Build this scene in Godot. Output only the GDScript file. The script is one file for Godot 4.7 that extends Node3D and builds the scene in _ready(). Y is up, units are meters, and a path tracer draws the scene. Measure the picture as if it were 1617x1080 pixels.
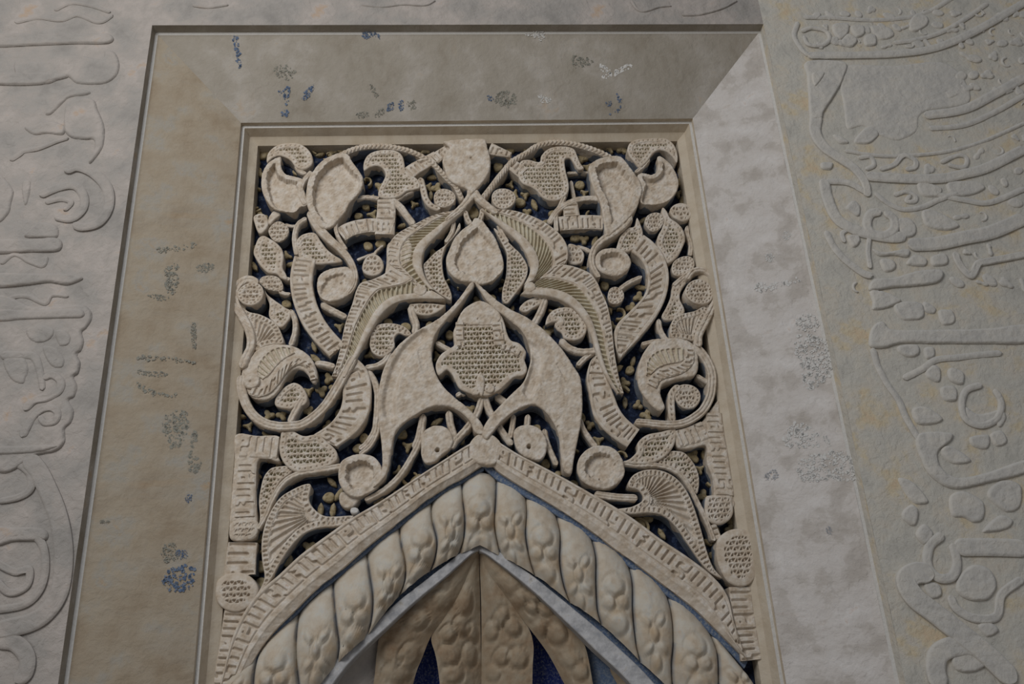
extends Node3D
# A carved stucco mihrab: splayed frame, deep arabesque panel, kufic chevron band, rope-moulded arch, hood with petals.

const U := 0.0025            # metres per working unit (about one pixel of the photograph on the panel)
const F := 1400.0            # focal length in pixels of the 1617 x 1080 frame
const ZG := -0.30            # ground of the deep carving
const ZI := -0.15            # inner edge of the splayed reveal
var CAM := Vector3(0.0, 1.6, 3.05)
var axis_x := Vector3.ZERO   # the world's axes as the camera sees them
var axis_y := Vector3.ZERO
var axis_z := Vector3.ZERO
var tiles := {
	"A": Vector3(340, 180, 3.85), "B": Vector3(740, 180, 3.85), "C": Vector3(340, 440, 3.85), "D": Vector3(740, 440, 3.85),
	"E": Vector3(320, 660, 3.515), "F": Vector3(760, 660, 3.515), "G": Vector3(320, 820, 3.515), "H": Vector3(760, 820, 3.515),
	"a": Vector3(350, 205, 5.989), "b": Vector3(570, 205, 5.989), "c": Vector3(830, 205, 5.989), "d": Vector3(350, 365, 5.989),
	"e": Vector3(570, 365, 5.989), "f": Vector3(830, 365, 5.989), "g": Vector3(350, 525, 5.989), "h": Vector3(570, 525, 5.989),
	"i": Vector3(830, 525, 5.989), "j": Vector3(940, 525, 5.989), "k": Vector3(940, 685, 5.989), "l": Vector3(340, 685, 5.989),
	"M": Vector3(510, 850, 4.696), "N": Vector3(740, 850, 4.696), "O": Vector3(620, 740, 5.989), "Q": Vector3(940, 850, 4.696),
	"u": Vector3(0, 0, 2.7), "v": Vector3(0, 360, 2.7), "w": Vector3(0, 680, 2.7),
	"x": Vector3(1190, 0, 2.7), "y": Vector3(1190, 360, 2.7), "z": Vector3(1190, 680, 2.7),
	"S": Vector3(220, 0, 2.995), "T": Vector3(740, 0, 2.995), "p": Vector3(0, 0, 1),
}
var M := {}
var rough := FastNoiseLite.new()
var tint := Color.WHITE
var cover := PackedByteArray()
var cover_at := Vector2.ZERO
const COVER_N := 160
const COVER_C := 6.0

func _ready():
	set_view()
	make_materials()
	build_setting()
	build_inscriptions()
	build_panel()
	build_band()
	build_rope_arch()
	build_hood()

func set_view():
	axis_y = Vector3(-184, 3190, -F).normalized()
	axis_x = Vector3(1.0, 0.027, -0.07)
	axis_x = (axis_x - axis_y * axis_x.dot(axis_y)).normalized()
	axis_z = axis_x.cross(axis_y)
	# stand so that pixel (760, 540) of the carving's plane lies on x = 0
	var r := ray(Vector2(760, 540))
	CAM.x = -r.x / -r.z * (CAM.z + 0.2)
	var cam := Camera3D.new()
	cam.name = "camera"
	add_child(cam)
	cam.transform = Transform3D(Basis(Vector3(axis_x.x, axis_y.x, axis_z.x), Vector3(axis_x.y, axis_y.y, axis_z.y), Vector3(axis_x.z, axis_y.z, axis_z.z)), CAM)
	cam.fov = rad_to_deg(2.0 * atan(540.0 / F))
	cam.current = true
	var e := Environment.new()
	var sky := Sky.new()
	var sm := ProceduralSkyMaterial.new()
	sm.sky_top_color = Color(0.60, 0.63, 0.68)
	sm.sky_horizon_color = Color(0.72, 0.72, 0.72)
	sm.ground_horizon_color = Color(0.52, 0.50, 0.47)
	sm.ground_bottom_color = Color(0.46, 0.44, 0.41)
	sky.sky_material = sm
	e.background_mode = Environment.BG_SKY
	e.sky = sky
	e.background_energy_multiplier = 0.62
	e.tonemap_mode = Environment.TONE_MAPPER_LINEAR
	e.tonemap_exposure = 1.0
	e.sdfgi_enabled = true
	e.ssao_enabled = true
	e.ssil_enabled = true
	var we := WorldEnvironment.new()
	we.name = "world_environment"
	we.environment = e
	add_child(we)
	# the day through the tall opening of the iwan behind and to the left of the viewer
	var l := AreaLight3D.new()
	l.name = "daylight"
	l.area_size = Vector2(2.0, 2.4)
	l.light_color = Color(1.0, 0.995, 0.985)
	l.light_energy = 11.0
	l.area_range = 20.0
	l.area_attenuation = 2.0
	l.shadow_enabled = true
	add_child(l)
	l.look_at_from_position(Vector3(-1.9, 4.7, 3.6), Vector3(0.1, 2.9, -0.2))

func ray(p: Vector2) -> Vector3:
	var v := Vector3((p.x - 808.5) / F, -(p.y - 540.0) / F, -1.0)
	return Vector3(v.dot(axis_x), v.dot(axis_y), v.dot(axis_z))

# the point of the plane z (metres) that the photograph shows at p, in working units
func wall(p: Vector2, z: float) -> Vector2:
	var r := ray(p)
	var k := (z - CAM.z) / r.z
	return Vector2(CAM.x + r.x * k, CAM.y + r.y * k) / U

func tp(tile: String, s: String) -> PackedVector2Array:
	var t: Vector3 = tiles[tile]
	var out := PackedVector2Array()
	for w in s.split(" ", false):
		var q := w.split(",")
		out.append(Vector2(t.x + float(q[0]) / t.z, t.y + float(q[1]) / t.z))
	return out

func on(tile: String, s: String, z: float) -> PackedVector2Array:
	var out := tp(tile, s)
	for i in out.size():
		out[i] = wall(out[i], z)
	return out

func lev(top: float) -> float:
	return ZG + top * U

# Catmull-Rom through the points, resampled at a step
func smooth(pts: PackedVector2Array, closed: bool, step := 2.5) -> PackedVector2Array:
	var n := pts.size()
	var out := PackedVector2Array()
	var last := n if closed else n - 1
	for i in last:
		var a := pts[(i - 1 + n) % n] if closed or i > 0 else pts[0] * 2.0 - pts[1]
		var b := pts[i]
		var c := pts[(i + 1) % n]
		var d := pts[(i + 2) % n] if closed or i + 2 < n else pts[n - 1] * 2.0 - pts[n - 2]
		# a sharp corner stays one
		var k := maxi(1, int(ceil(b.distance_to(c) / step)))
		for j in k:
			out.append(b.cubic_interpolate(c, a, d, float(j) / k))
	if not closed:
		out.append(pts[n - 1])
	return out

func resample(pts: PackedVector2Array, n: int) -> PackedVector2Array:
	var acc := PackedFloat32Array([0.0])
	for i in range(1, pts.size()):
		acc.append(acc[i - 1] + pts[i].distance_to(pts[i - 1]))
	var total := acc[acc.size() - 1]
	var out := PackedVector2Array()
	var k := 0
	for i in n + 1:
		var s := total * i / n
		while k < pts.size() - 2 and acc[k + 1] < s:
			k += 1
		var d := acc[k + 1] - acc[k]
		out.append(pts[k].lerp(pts[k + 1], clampf((s - acc[k]) / d if d > 0.0 else 0.0, 0.0, 1.0)))
	return out

# ---------------------------------------------------------------- objects

var taken := {}
func numbered(called: String) -> String:
	taken[called] = taken.get(called, -1) + 1
	return called if taken[called] == 0 else "%s_%03d" % [called, taken[called]]

func thing(called: String, label: String, category: String, at := Vector3.ZERO) -> Node3D:
	var o := Node3D.new()
	o.name = numbered(called)
	o.position = at
	o.set_meta("label", label)
	o.set_meta("category", category)
	add_child(o)
	return o

func part(called: String, mesh: Mesh, mat: Material, parent: Node, label := "") -> MeshInstance3D:
	var o := MeshInstance3D.new()
	o.name = called
	o.mesh = mesh
	if mat and mesh:
		for k in mesh.get_surface_count():
			mesh.surface_set_material(k, mat)
	if label:
		o.set_meta("label", label)
	parent.add_child(o, true)
	return o

func struct(called: String, mesh: Mesh, mat: Material, label: String, category: String) -> MeshInstance3D:
	var o := part(called, mesh, mat, self, label)
	o.set_meta("kind", "structure")
	o.set_meta("category", category)
	return o

# ---------------------------------------------------------------- materials

func ramp(stops: Array) -> Gradient:
	var g := Gradient.new()
	var offs := PackedFloat32Array()
	var cols := PackedColorArray()
	for s in stops:
		offs.append(s[0])
		cols.append(s[1])
	g.offsets = offs
	g.colors = cols
	return g

func noise_tex(seed_: int, freq: float, octaves: int, g: Gradient, size := 1024, normal := 0.0, kind := FastNoiseLite.TYPE_SIMPLEX_SMOOTH) -> NoiseTexture2D:
	var n := FastNoiseLite.new()
	n.seed = seed_
	n.noise_type = kind
	n.frequency = freq
	n.fractal_octaves = octaves
	n.fractal_gain = 0.62
	n.domain_warp_enabled = true
	n.domain_warp_amplitude = 40.0
	n.domain_warp_frequency = 0.006
	var t := NoiseTexture2D.new()
	t.width = size
	t.height = size
	t.seamless = true
	t.noise = n
	if g:
		t.color_ramp = g
	if normal > 0.0:
		t.as_normal_map = true
		t.bump_strength = normal
	return t

func plaster(seed_: int, freq: float, stops: Array, scale: float, normal_tex: Texture2D, nscale := 0.5, vert := false) -> StandardMaterial3D:
	var m := StandardMaterial3D.new()
	m.albedo_texture = noise_tex(seed_, freq, 6, ramp(stops))
	m.roughness = 0.9
	m.metallic_specular = 0.25
	m.uv1_triplanar = true
	m.uv1_world_triplanar = true
	m.uv1_scale = Vector3.ONE * scale
	m.normal_enabled = true
	m.normal_texture = normal_tex
	m.normal_scale = nscale
	m.vertex_color_use_as_albedo = vert
	return m

func rgb(r: int, g: int, b: int) -> Color:
	return Color(r / 255.0, g / 255.0, b / 255.0)

func make_materials():
	rough.seed = 5
	rough.frequency = 0.06
	rough.fractal_octaves = 3
	var grain := noise_tex(11, 0.02, 6, null, 1024, 9.0)
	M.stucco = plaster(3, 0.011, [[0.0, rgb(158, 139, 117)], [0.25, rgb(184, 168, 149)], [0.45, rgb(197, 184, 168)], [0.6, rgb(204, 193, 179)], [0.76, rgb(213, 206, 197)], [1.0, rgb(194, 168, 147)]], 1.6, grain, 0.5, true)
	M.vine = plaster(4, 0.01, [[0.0, rgb(124, 112, 88)], [0.5, rgb(160, 144, 112)], [1.0, rgb(182, 174, 156)]], 3.0, grain, 0.5)
	M.blue = plaster(8, 0.012, [[0.0, rgb(20, 25, 38)], [0.5, rgb(30, 38, 58)], [0.66, rgb(50, 62, 88)], [0.8, rgb(86, 88, 92)], [1.0, rgb(116, 110, 100)]], 2.2, grain, 0.7)
	M.wall_left = plaster(21, 0.005, [[0.0, rgb(140, 136, 132)], [0.4, rgb(159, 154, 149)], [0.6, rgb(165, 158, 152)], [0.8, rgb(175, 167, 161)], [1.0, rgb(178, 154, 132)]], 0.8, grain, 0.45)
	M.wall_right = plaster(22, 0.005, [[0.0, rgb(180, 177, 169)], [0.4, rgb(194, 190, 181)], [0.62, rgb(198, 191, 178)], [0.8, rgb(202, 189, 164)], [1.0, rgb(204, 182, 154)]], 0.9, grain, 0.45)
	M.relief = plaster(23, 0.006, [[0.0, rgb(182, 179, 174)], [0.5, rgb(196, 192, 185)], [1.0, rgb(204, 198, 188)]], 1.2, grain, 0.45)
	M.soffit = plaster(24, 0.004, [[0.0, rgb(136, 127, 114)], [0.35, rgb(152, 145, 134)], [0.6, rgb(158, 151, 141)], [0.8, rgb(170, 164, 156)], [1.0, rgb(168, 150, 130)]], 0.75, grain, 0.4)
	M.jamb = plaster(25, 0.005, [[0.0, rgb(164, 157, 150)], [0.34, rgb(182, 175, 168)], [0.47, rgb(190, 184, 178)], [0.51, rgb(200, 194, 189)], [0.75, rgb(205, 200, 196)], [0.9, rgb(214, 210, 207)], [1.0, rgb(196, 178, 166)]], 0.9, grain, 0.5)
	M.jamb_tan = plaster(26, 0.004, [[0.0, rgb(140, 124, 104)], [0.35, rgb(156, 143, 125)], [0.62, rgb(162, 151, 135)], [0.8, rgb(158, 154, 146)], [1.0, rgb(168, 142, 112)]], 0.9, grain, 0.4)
	M.mould = plaster(27, 0.006, [[0.0, rgb(176, 162, 142)], [0.5, rgb(192, 180, 162)], [1.0, rgb(200, 191, 176)]], 1.2, grain, 0.3)
	M.rope = plaster(28, 0.006, [[0.0, rgb(172, 156, 136)], [0.4, rgb(190, 178, 161)], [0.65, rgb(195, 189, 177)], [0.8, rgb(188, 186, 180)], [1.0, rgb(192, 168, 144)]], 1.8, grain, 0.3, true)
	M.hood = plaster(29, 0.006, [[0.0, rgb(134, 110, 86)], [0.4, rgb(158, 140, 118)], [0.65, rgb(164, 151, 132)], [1.0, rgb(178, 168, 152)]], 1.8, grain, 0.3)
	M.rib = plaster(30, 0.008, [[0.0, rgb(140, 144, 152)], [0.35, rgb(168, 168, 170)], [0.7, rgb(190, 190, 192)], [0.9, rgb(180, 174, 166)], [1.0, rgb(110, 120, 148)]], 2.0, grain, 0.4)
	M.paint = plaster(31, 0.02, [[0.0, rgb(70, 88, 120)], [0.5, rgb(96, 112, 138)], [0.7, rgb(128, 136, 146)], [1.0, rgb(160, 154, 146)]], 4.0, grain, 0.4)
	M.paint_grey = plaster(32, 0.02, [[0.0, rgb(122, 124, 120)], [0.5, rgb(140, 138, 128)], [0.75, rgb(150, 142, 128)], [1.0, rgb(158, 148, 132)]], 4.0, grain, 0.4)
	M.white = plaster(33, 0.02, [[0.0, rgb(196, 194, 190)], [1.0, rgb(214, 212, 209)]], 3.0, grain, 0.4)
	M.ochre = plaster(34, 0.012, [[0.0, rgb(184, 158, 128)], [0.5, rgb(180, 160, 134)], [1.0, rgb(176, 164, 146)]], 3.0, grain, 0.4)
	M.floor = plaster(35, 0.01, [[0.0, rgb(160, 152, 142)], [1.0, rgb(188, 180, 170)]], 0.5, grain, 0.3)
	M.deep_blue = plaster(36, 0.02, [[0.0, rgb(24, 34, 92)], [0.5, rgb(44, 58, 120)], [0.75, rgb(120, 124, 140)], [1.0, rgb(150, 140, 130)]], 4.0, grain, 0.4)

# ---------------------------------------------------------------- relief meshes

func commit(v: PackedVector3Array, nrm: PackedVector3Array, col: PackedColorArray, ix: PackedInt32Array) -> ArrayMesh:
	var arr := []
	arr.resize(Mesh.ARRAY_MAX)
	arr[Mesh.ARRAY_VERTEX] = v
	arr[Mesh.ARRAY_NORMAL] = nrm
	arr[Mesh.ARRAY_COLOR] = col
	arr[Mesh.ARRAY_INDEX] = ix
	var m := ArrayMesh.new()
	m.add_surface_from_arrays(Mesh.PRIMITIVE_TRIANGLES, arr)
	return m

func face_normals(v: PackedVector3Array, ix: PackedInt32Array) -> PackedVector3Array:
	var n := PackedVector3Array()
	n.resize(v.size())
	for k in range(0, ix.size(), 3):
		var a := ix[k]
		var b := ix[k + 1]
		var c := ix[k + 2]
		var f := (v[c] - v[a]).cross(v[b] - v[a])
		n[a] += f
		n[b] += f
		n[c] += f
	for k in n.size():
		n[k] = n[k].normalized()
	return n

func mark(p: Vector2):
	var q := (p - cover_at) / COVER_C
	if q.x >= 0 and q.y >= 0 and q.x < COVER_N and q.y < COVER_N and cover.size():
		cover[int(q.y) * COVER_N + int(q.x)] = 1

var pit_share := 0.0
const TRI_W := 9.8
const TRI_H := 8.4
# triangular perforations, points up and down in turn
func pierced(p: Vector2, depth := 6.0) -> float:
	var row := floori(p.y / TRI_H)
	var fy := p.y / TRI_H - row
	var x := p.x / TRI_W + 0.5 * (row & 1)
	var fx := x - floorf(x)
	var apex := 1.0 - absf(2.0 * fx - 1.0)
	var up := minf(fy, (apex - fy) * 0.9) if fy < apex else minf(1.0 - fy, (fy - apex) * 0.9)
	up -= 0.19
	var k := clampf(up * 8.0, 0.0, 1.0)
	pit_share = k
	return -depth * k

func pit(p: Vector2, c: Vector2, r: float, depth: float) -> float:
	return -depth * clampf((r - p.distance_to(c)) / 1.3, 0.0, 1.0)

func row_pits(s: float, d: float, at: float, step: float, r: float, depth: float) -> float:
	var fs := (s / step - floorf(s / step) - 0.5) * step
	return -depth * clampf((r - sqrt(fs * fs + (d - at) * (d - at))) / 1.2, 0.0, 1.0)

func bevel(d: float, b: float) -> float:
	if d >= b:
		return 0.0
	var q := 1.0 - maxf(d, 0.0) / b
	return -b * (1.0 - sqrt(maxf(0.0, 1.0 - q * q)))

const PIT_GREEN := Color(0.66, 0.70, 0.52)  # lattice colour turns darker and greener towards the pit floors
const KUFIC := [[
	"#.#.#.#.###.#.#.#..#.#.##.#.#.#..",
	"#.#.#.#.#.#.#.#.#..#.#.#..#.#.#..",
	"#.#.#.#.###.#.#.#.##.#.##.#.#.##.",
	"#.#.#.#...#.#.#.#.#..#.#..#.#.#..",
	"#.#.#.#...#.#.#.#.#..#.#..#.#.#..",
	"#.#####.###.#######.####.#####.##"], [
	"#.#.###.#.#.##.#.#.#.#.####.#.#.#.",
	"#.#.#.#.#.#.#..#.#.#.#.#..#.#.#.#.",
	"#.#.#.#.#.#.##.#.#.#.#.#.##.#.#.#.",
	"#.#.###.#.#.#..#.#.#.#.#....#.#.#.",
	"#.#...#.#.#.#..#.#.#.#.####.#.#.#.",
	"####.##.#####.##########..#.######"]]
func kufic(u: float, v: float, which: int) -> float:
	var rows: Array = KUFIC[which & 1]
	var y := clampf((1.0 - v) * 6.0 - 0.5, 0.0, 4.999)
	var n: int = rows[0].length()
	var x := fposmod(u - 0.5, n)
	var x0 := int(x)
	var y0 := int(y)
	var a := 1.0 if rows[y0][x0 % n] == "#" else 0.0
	var b := 1.0 if rows[y0][(x0 + 1) % n] == "#" else 0.0
	var c := 1.0 if rows[y0 + 1][x0 % n] == "#" else 0.0
	var d := 1.0 if rows[y0 + 1][(x0 + 1) % n] == "#" else 0.0
	var fx := x - x0
	var fy := y - y0
	return smoothstep(0.10, 0.40, lerpf(lerpf(a, b, fx), lerpf(c, d, fx), fy))

# The carving on top of a shape: d inside its edge, s along the edge, p where. Sets tint: pale on lattice ridges, darker green in the pits.
func carve(style: String, d: float, s: float, p: Vector2, o: Dictionary) -> float:
	tint = Color.WHITE
	match style:
		"plain":
			return bevel(d, 2.6 + 2.4 * maxf(0.0, rough.get_noise_1d(s * 1.2))) + rough.get_noise_2dv(p * 2.0) * 1.0 + rough.get_noise_2dv(p * 0.5) * 1.0
		"low":
			return bevel(d, o.get("soft", 3.0)) + rough.get_noise_2dv(p) * 0.7
		"hollow":
			var w: float = o.get("rim", 9.0) + rough.get_noise_1d(s * 1.5) * 3.0
			if o.has("open"):
				# broken away on one side
				w *= clampf(1.15 - 1.5 * maxf(0.0, ((p - o.mid_p) / o.half).dot(o.open)), 0.0, 1.0)
			var k := smoothstep(w, w + 3.0, d)
			return bevel(d, 2.2 + 2.0 * maxf(0.0, rough.get_noise_1d(s))) - k * (o.get("deep", 8.0) * 1.35 - 0.1 * clampf((p.x - p.y) - o.get("mid", 0.0), -40.0, 60.0) + rough.get_noise_2dv(p * 0.8) * 2.2) + rough.get_noise_2dv(p * 2.5) * 1.2
		"lattice":
			var w: float = o.get("rim", 8.0) + 2.5
			if d < w:
				return bevel(d, 2.2) + row_pits(s, d, w * 0.5, 9.0, 1.6, 4.0) + (-1.6 if d > w - 1.5 else 0.0)
			var h := -1.4 + pierced(p)
			tint = Color(1.12, 1.15, 1.10).lerp(PIT_GREEN, pit_share)
			return h
		"lattice_plain":
			var w: float = o.get("rim", 8.0)
			if d < w:
				return bevel(d, 2.5)
			var h := -0.8 + pierced(p)
			tint = Color(1.12, 1.14, 1.04).lerp(PIT_GREEN, pit_share)
			return h
		"lattice_tick":
			var w: float = o.get("rim", 10.0)
			if d < w:
				var fs := s / 7.5 - floorf(s / 7.5)
				return bevel(d, 2.0) - (3.4 if fs < 0.3 and d > 2.5 and d < w - 1.5 else 0.0)
			var h := -1.2 + pierced(p)
			tint = Color(1.12, 1.15, 1.10).lerp(PIT_GREEN, pit_share)
			return h
		"dots":
			return bevel(d, 2.2) + pierced(p * 0.8, 4.6) * (1.0 if d > 4.0 else 0.0)
		"rosette":
			var w: float = o.get("rim", 8.0)
			if d < w:
				return bevel(d, 2.2) + row_pits(s, d, w * 0.5, 8.0, 1.8, 4.0) - (0.8 if d > w - 1.3 else 0.0)
			return -1.4 + pierced(p + Vector2(2.0, 1.0), 5.0)
		"fan":
			var c: Vector2 = o.pivot
			var w: float = o.get("rim", 9.0)
			if d < w:
				var fs := s / 7.0 - floorf(s / 7.0)
				return bevel(d, 2.2) - (3.4 if fs < 0.34 and d > 2.8 and d < w - 1.6 else 0.0)
			if d < w + 2.0:
				return -1.6
			var q := p - c
			var r := q.length()
			if r < o.get("hub", 10.0):
				return 0.0
			var f: float = fposmod(q.angle() * o.get("ribs", 4.0), 1.0)
			return -4.6 * clampf((absf(f - 0.5) - 0.16) * 6.0, 0.0, 1.0) - 0.4
		"boss":
			var w: float = o.get("rim", 9.0)
			var dome: float = -3.0 * pow(1.0 - clampf(d / 22.0, 0.0, 1.0), 2.0)
			return dome + (pierced(p, 5.0) if d > w else 0.0) + bevel(d, 2.0)
	return bevel(d, 2.5)

# A raised shape with a closed outline (working units), its top at z_top and its walls down to z_base, both in units above ZG.
func blob(outline: PackedVector2Array, top: float, base: float, style: String, o := {}) -> ArrayMesh:
	var c: float = o.get("cell", 1.15)
	var reach: float = maxf(o.get("reach", 12.0), c * 2.0)
	var zoff: float = o.get("z", ZG)
	var pts := outline
	var n := pts.size()
	var lo := pts[0]
	var hi := pts[0]
	for p in pts:
		lo = lo.min(p)
		hi = hi.max(p)
	lo -= Vector2(2, 2) * c
	var nx := int((hi.x - lo.x) / c) + 4
	var ny := int((hi.y - lo.y) / c) + 4
	var cnt := nx * ny
	var dist := PackedFloat32Array()
	dist.resize(cnt)
	dist.fill(1e9)
	var arc := PackedFloat32Array()
	arc.resize(cnt)
	var near := PackedVector2Array()
	near.resize(cnt)
	var s := 0.0
	for i in n:
		var a := pts[i]
		var b := pts[(i + 1) % n]
		var ab := b - a
		var len2 := ab.length_squared()
		if len2 < 1e-9:
			continue
		var ln := sqrt(len2)
		var i0 := maxi(0, int((minf(a.x, b.x) - reach - lo.x) / c))
		var i1 := mini(nx - 1, int((maxf(a.x, b.x) + reach - lo.x) / c) + 1)
		var j0 := maxi(0, int((minf(a.y, b.y) - reach - lo.y) / c))
		var j1 := mini(ny - 1, int((maxf(a.y, b.y) + reach - lo.y) / c) + 1)
		for j in range(j0, j1 + 1):
			var py := lo.y + j * c
			var k := j * nx + i0
			for ii in range(i0, i1 + 1):
				var ap := Vector2(lo.x + ii * c, py) - a
				var t := clampf(ap.dot(ab) / len2, 0.0, 1.0)
				var d2 := (ap - ab * t).length_squared()
				if d2 < dist[k]:
					dist[k] = d2
					arc[k] = s + t * ln
					near[k] = a + ab * t
				k += 1
		s += ln
	# inside by scan lines
	var inside := PackedByteArray()
	inside.resize(cnt)
	for j in ny:
		var y := lo.y + j * c + 1e-4
		var xs := PackedFloat32Array()
		for i in n:
			var a := pts[i]
			var b := pts[(i + 1) % n]
			if (a.y > y) != (b.y > y):
				xs.append(a.x + (y - a.y) / (b.y - a.y) * (b.x - a.x))
		xs.sort()
		for q in range(0, xs.size() - 1, 2):
			for i in range(maxi(0, int(ceil((xs[q] - lo.x) / c))), mini(nx - 1, int(floor((xs[q + 1] - lo.x) / c))) + 1):
				inside[j * nx + i] = 1
	var v := PackedVector3Array()
	var col := PackedColorArray()
	var ix := PackedInt32Array()
	var id := PackedInt32Array()
	id.resize(cnt)
	id.fill(-1)
	var used := PackedByteArray()
	used.resize(cnt)
	var lim := c * c * 2.3
	for j in ny - 1:
		for i in nx - 1:
			var k := j * nx + i
			if inside[k] + inside[k + 1] + inside[k + nx] + inside[k + nx + 1] == 0:
				continue
			if (inside[k] or dist[k] < lim) and (inside[k + 1] or dist[k + 1] < lim) and (inside[k + nx] or dist[k + nx] < lim) and (inside[k + nx + 1] or dist[k + nx + 1] < lim):
				used[k] = 1
	var cuts: Array = o.get("cuts", [])
	var holes: Array = o.get("holes", [])
	var tilt: Vector2 = o.get("tilt", Vector2.ZERO)
	var mid := (lo + hi) * 0.5
	o.mid = mid.x - mid.y
	o.mid_p = mid
	o.half = (hi - lo).length() * 0.4
	for j in ny - 1:
		for i in nx - 1:
			var k := j * nx + i
			if not used[k]:
				continue
			for kk in [k, k + 1, k + nx, k + nx + 1]:
				if id[kk] >= 0:
					continue
				var p := Vector2(lo.x + (kk % nx) * c, lo.y + (kk / nx) * c)
				var d := 0.0
				if inside[kk]:
					d = minf(sqrt(dist[kk]), reach) if dist[kk] < 1e8 else reach
				else:
					p = near[kk]
				var h := top + carve(style, d, arc[kk], p, o)
				for cut in cuts:
					var cd := 1e9
					var line: PackedVector2Array = cut[0]
					for q in line.size() - 1:
						cd = minf(cd, p.distance_squared_to(Geometry2D.get_closest_point_to_segment(p, line[q], line[q + 1])))
					cd = sqrt(cd)
					if cd < cut[1]:
						h -= cut[2] * smoothstep(0.0, 0.6, 1.0 - cd / cut[1])
				for hole in holes:
					h += pit(p, hole[0], hole[1], hole[2])
				h += tilt.dot(p - mid)
				id[kk] = v.size()
				v.append(Vector3(p.x * U, p.y * U, zoff + h * U))
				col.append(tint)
				if cover.size():
					mark(p)
			ix.append_array([id[k], id[k + nx + 1], id[k + 1], id[k], id[k + nx], id[k + nx + 1]])
	var nrm := face_normals(v, ix)
	# walls
	for j in ny - 1:
		for i in nx - 1:
			var k := j * nx + i
			if not used[k]:
				continue
			if j == 0 or not used[k - nx]:
				skirt(v, nrm, col, ix, id[k], id[k + 1], base, zoff)
			if not used[k + nx]:
				skirt(v, nrm, col, ix, id[k + nx + 1], id[k + nx], base, zoff)
			if i == 0 or not used[k - 1]:
				skirt(v, nrm, col, ix, id[k + nx], id[k], base, zoff)
			if not used[k + 1]:
				skirt(v, nrm, col, ix, id[k + 1], id[k + nx + 1], base, zoff)
	if v.is_empty():
		return null
	return commit(v, nrm, col, ix)

const WALL_PAINT := Color(0.30, 0.39, 0.56)
func skirt(v: PackedVector3Array, nrm: PackedVector3Array, col: PackedColorArray, ix: PackedInt32Array, a: int, b: int, base: float, zoff: float):
	var pa := v[a]
	var pb := v[b]
	var dir := pb - pa
	if dir.length_squared() < 1e-10:
		return
	var nn := Vector3(dir.y, -dir.x, 0.0).normalized()
	var zb := zoff + base * U
	var k := v.size()
	# traces of the blue ground paint climb up the cut sides in places
	var climb := clampf(0.60 + rough.get_noise_2d(pa.x / U * 0.35, pa.y / U * 0.35) * 1.1, 0.04, 0.92)
	var painted := base < 1.0 and zoff < -0.1
	for q in 4:
		var f: float = [0.0, 1.0 - climb, minf(1.0, 1.08 - climb), 1.0][q]
		v.append(Vector3(pa.x, pa.y, lerpf(pa.z, zb, f)))
		v.append(Vector3(pb.x, pb.y, lerpf(pb.z, zb, f)))
		nrm.append(nn)
		nrm.append(nn)
		var cc := WALL_PAINT if q >= 2 and painted else Color.WHITE
		col.append(cc)
		col.append(cc)
	for q in 3:
		var t := k + q * 2
		ix.append_array([t, t + 1, t + 3, t, t + 3, t + 2])

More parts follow.
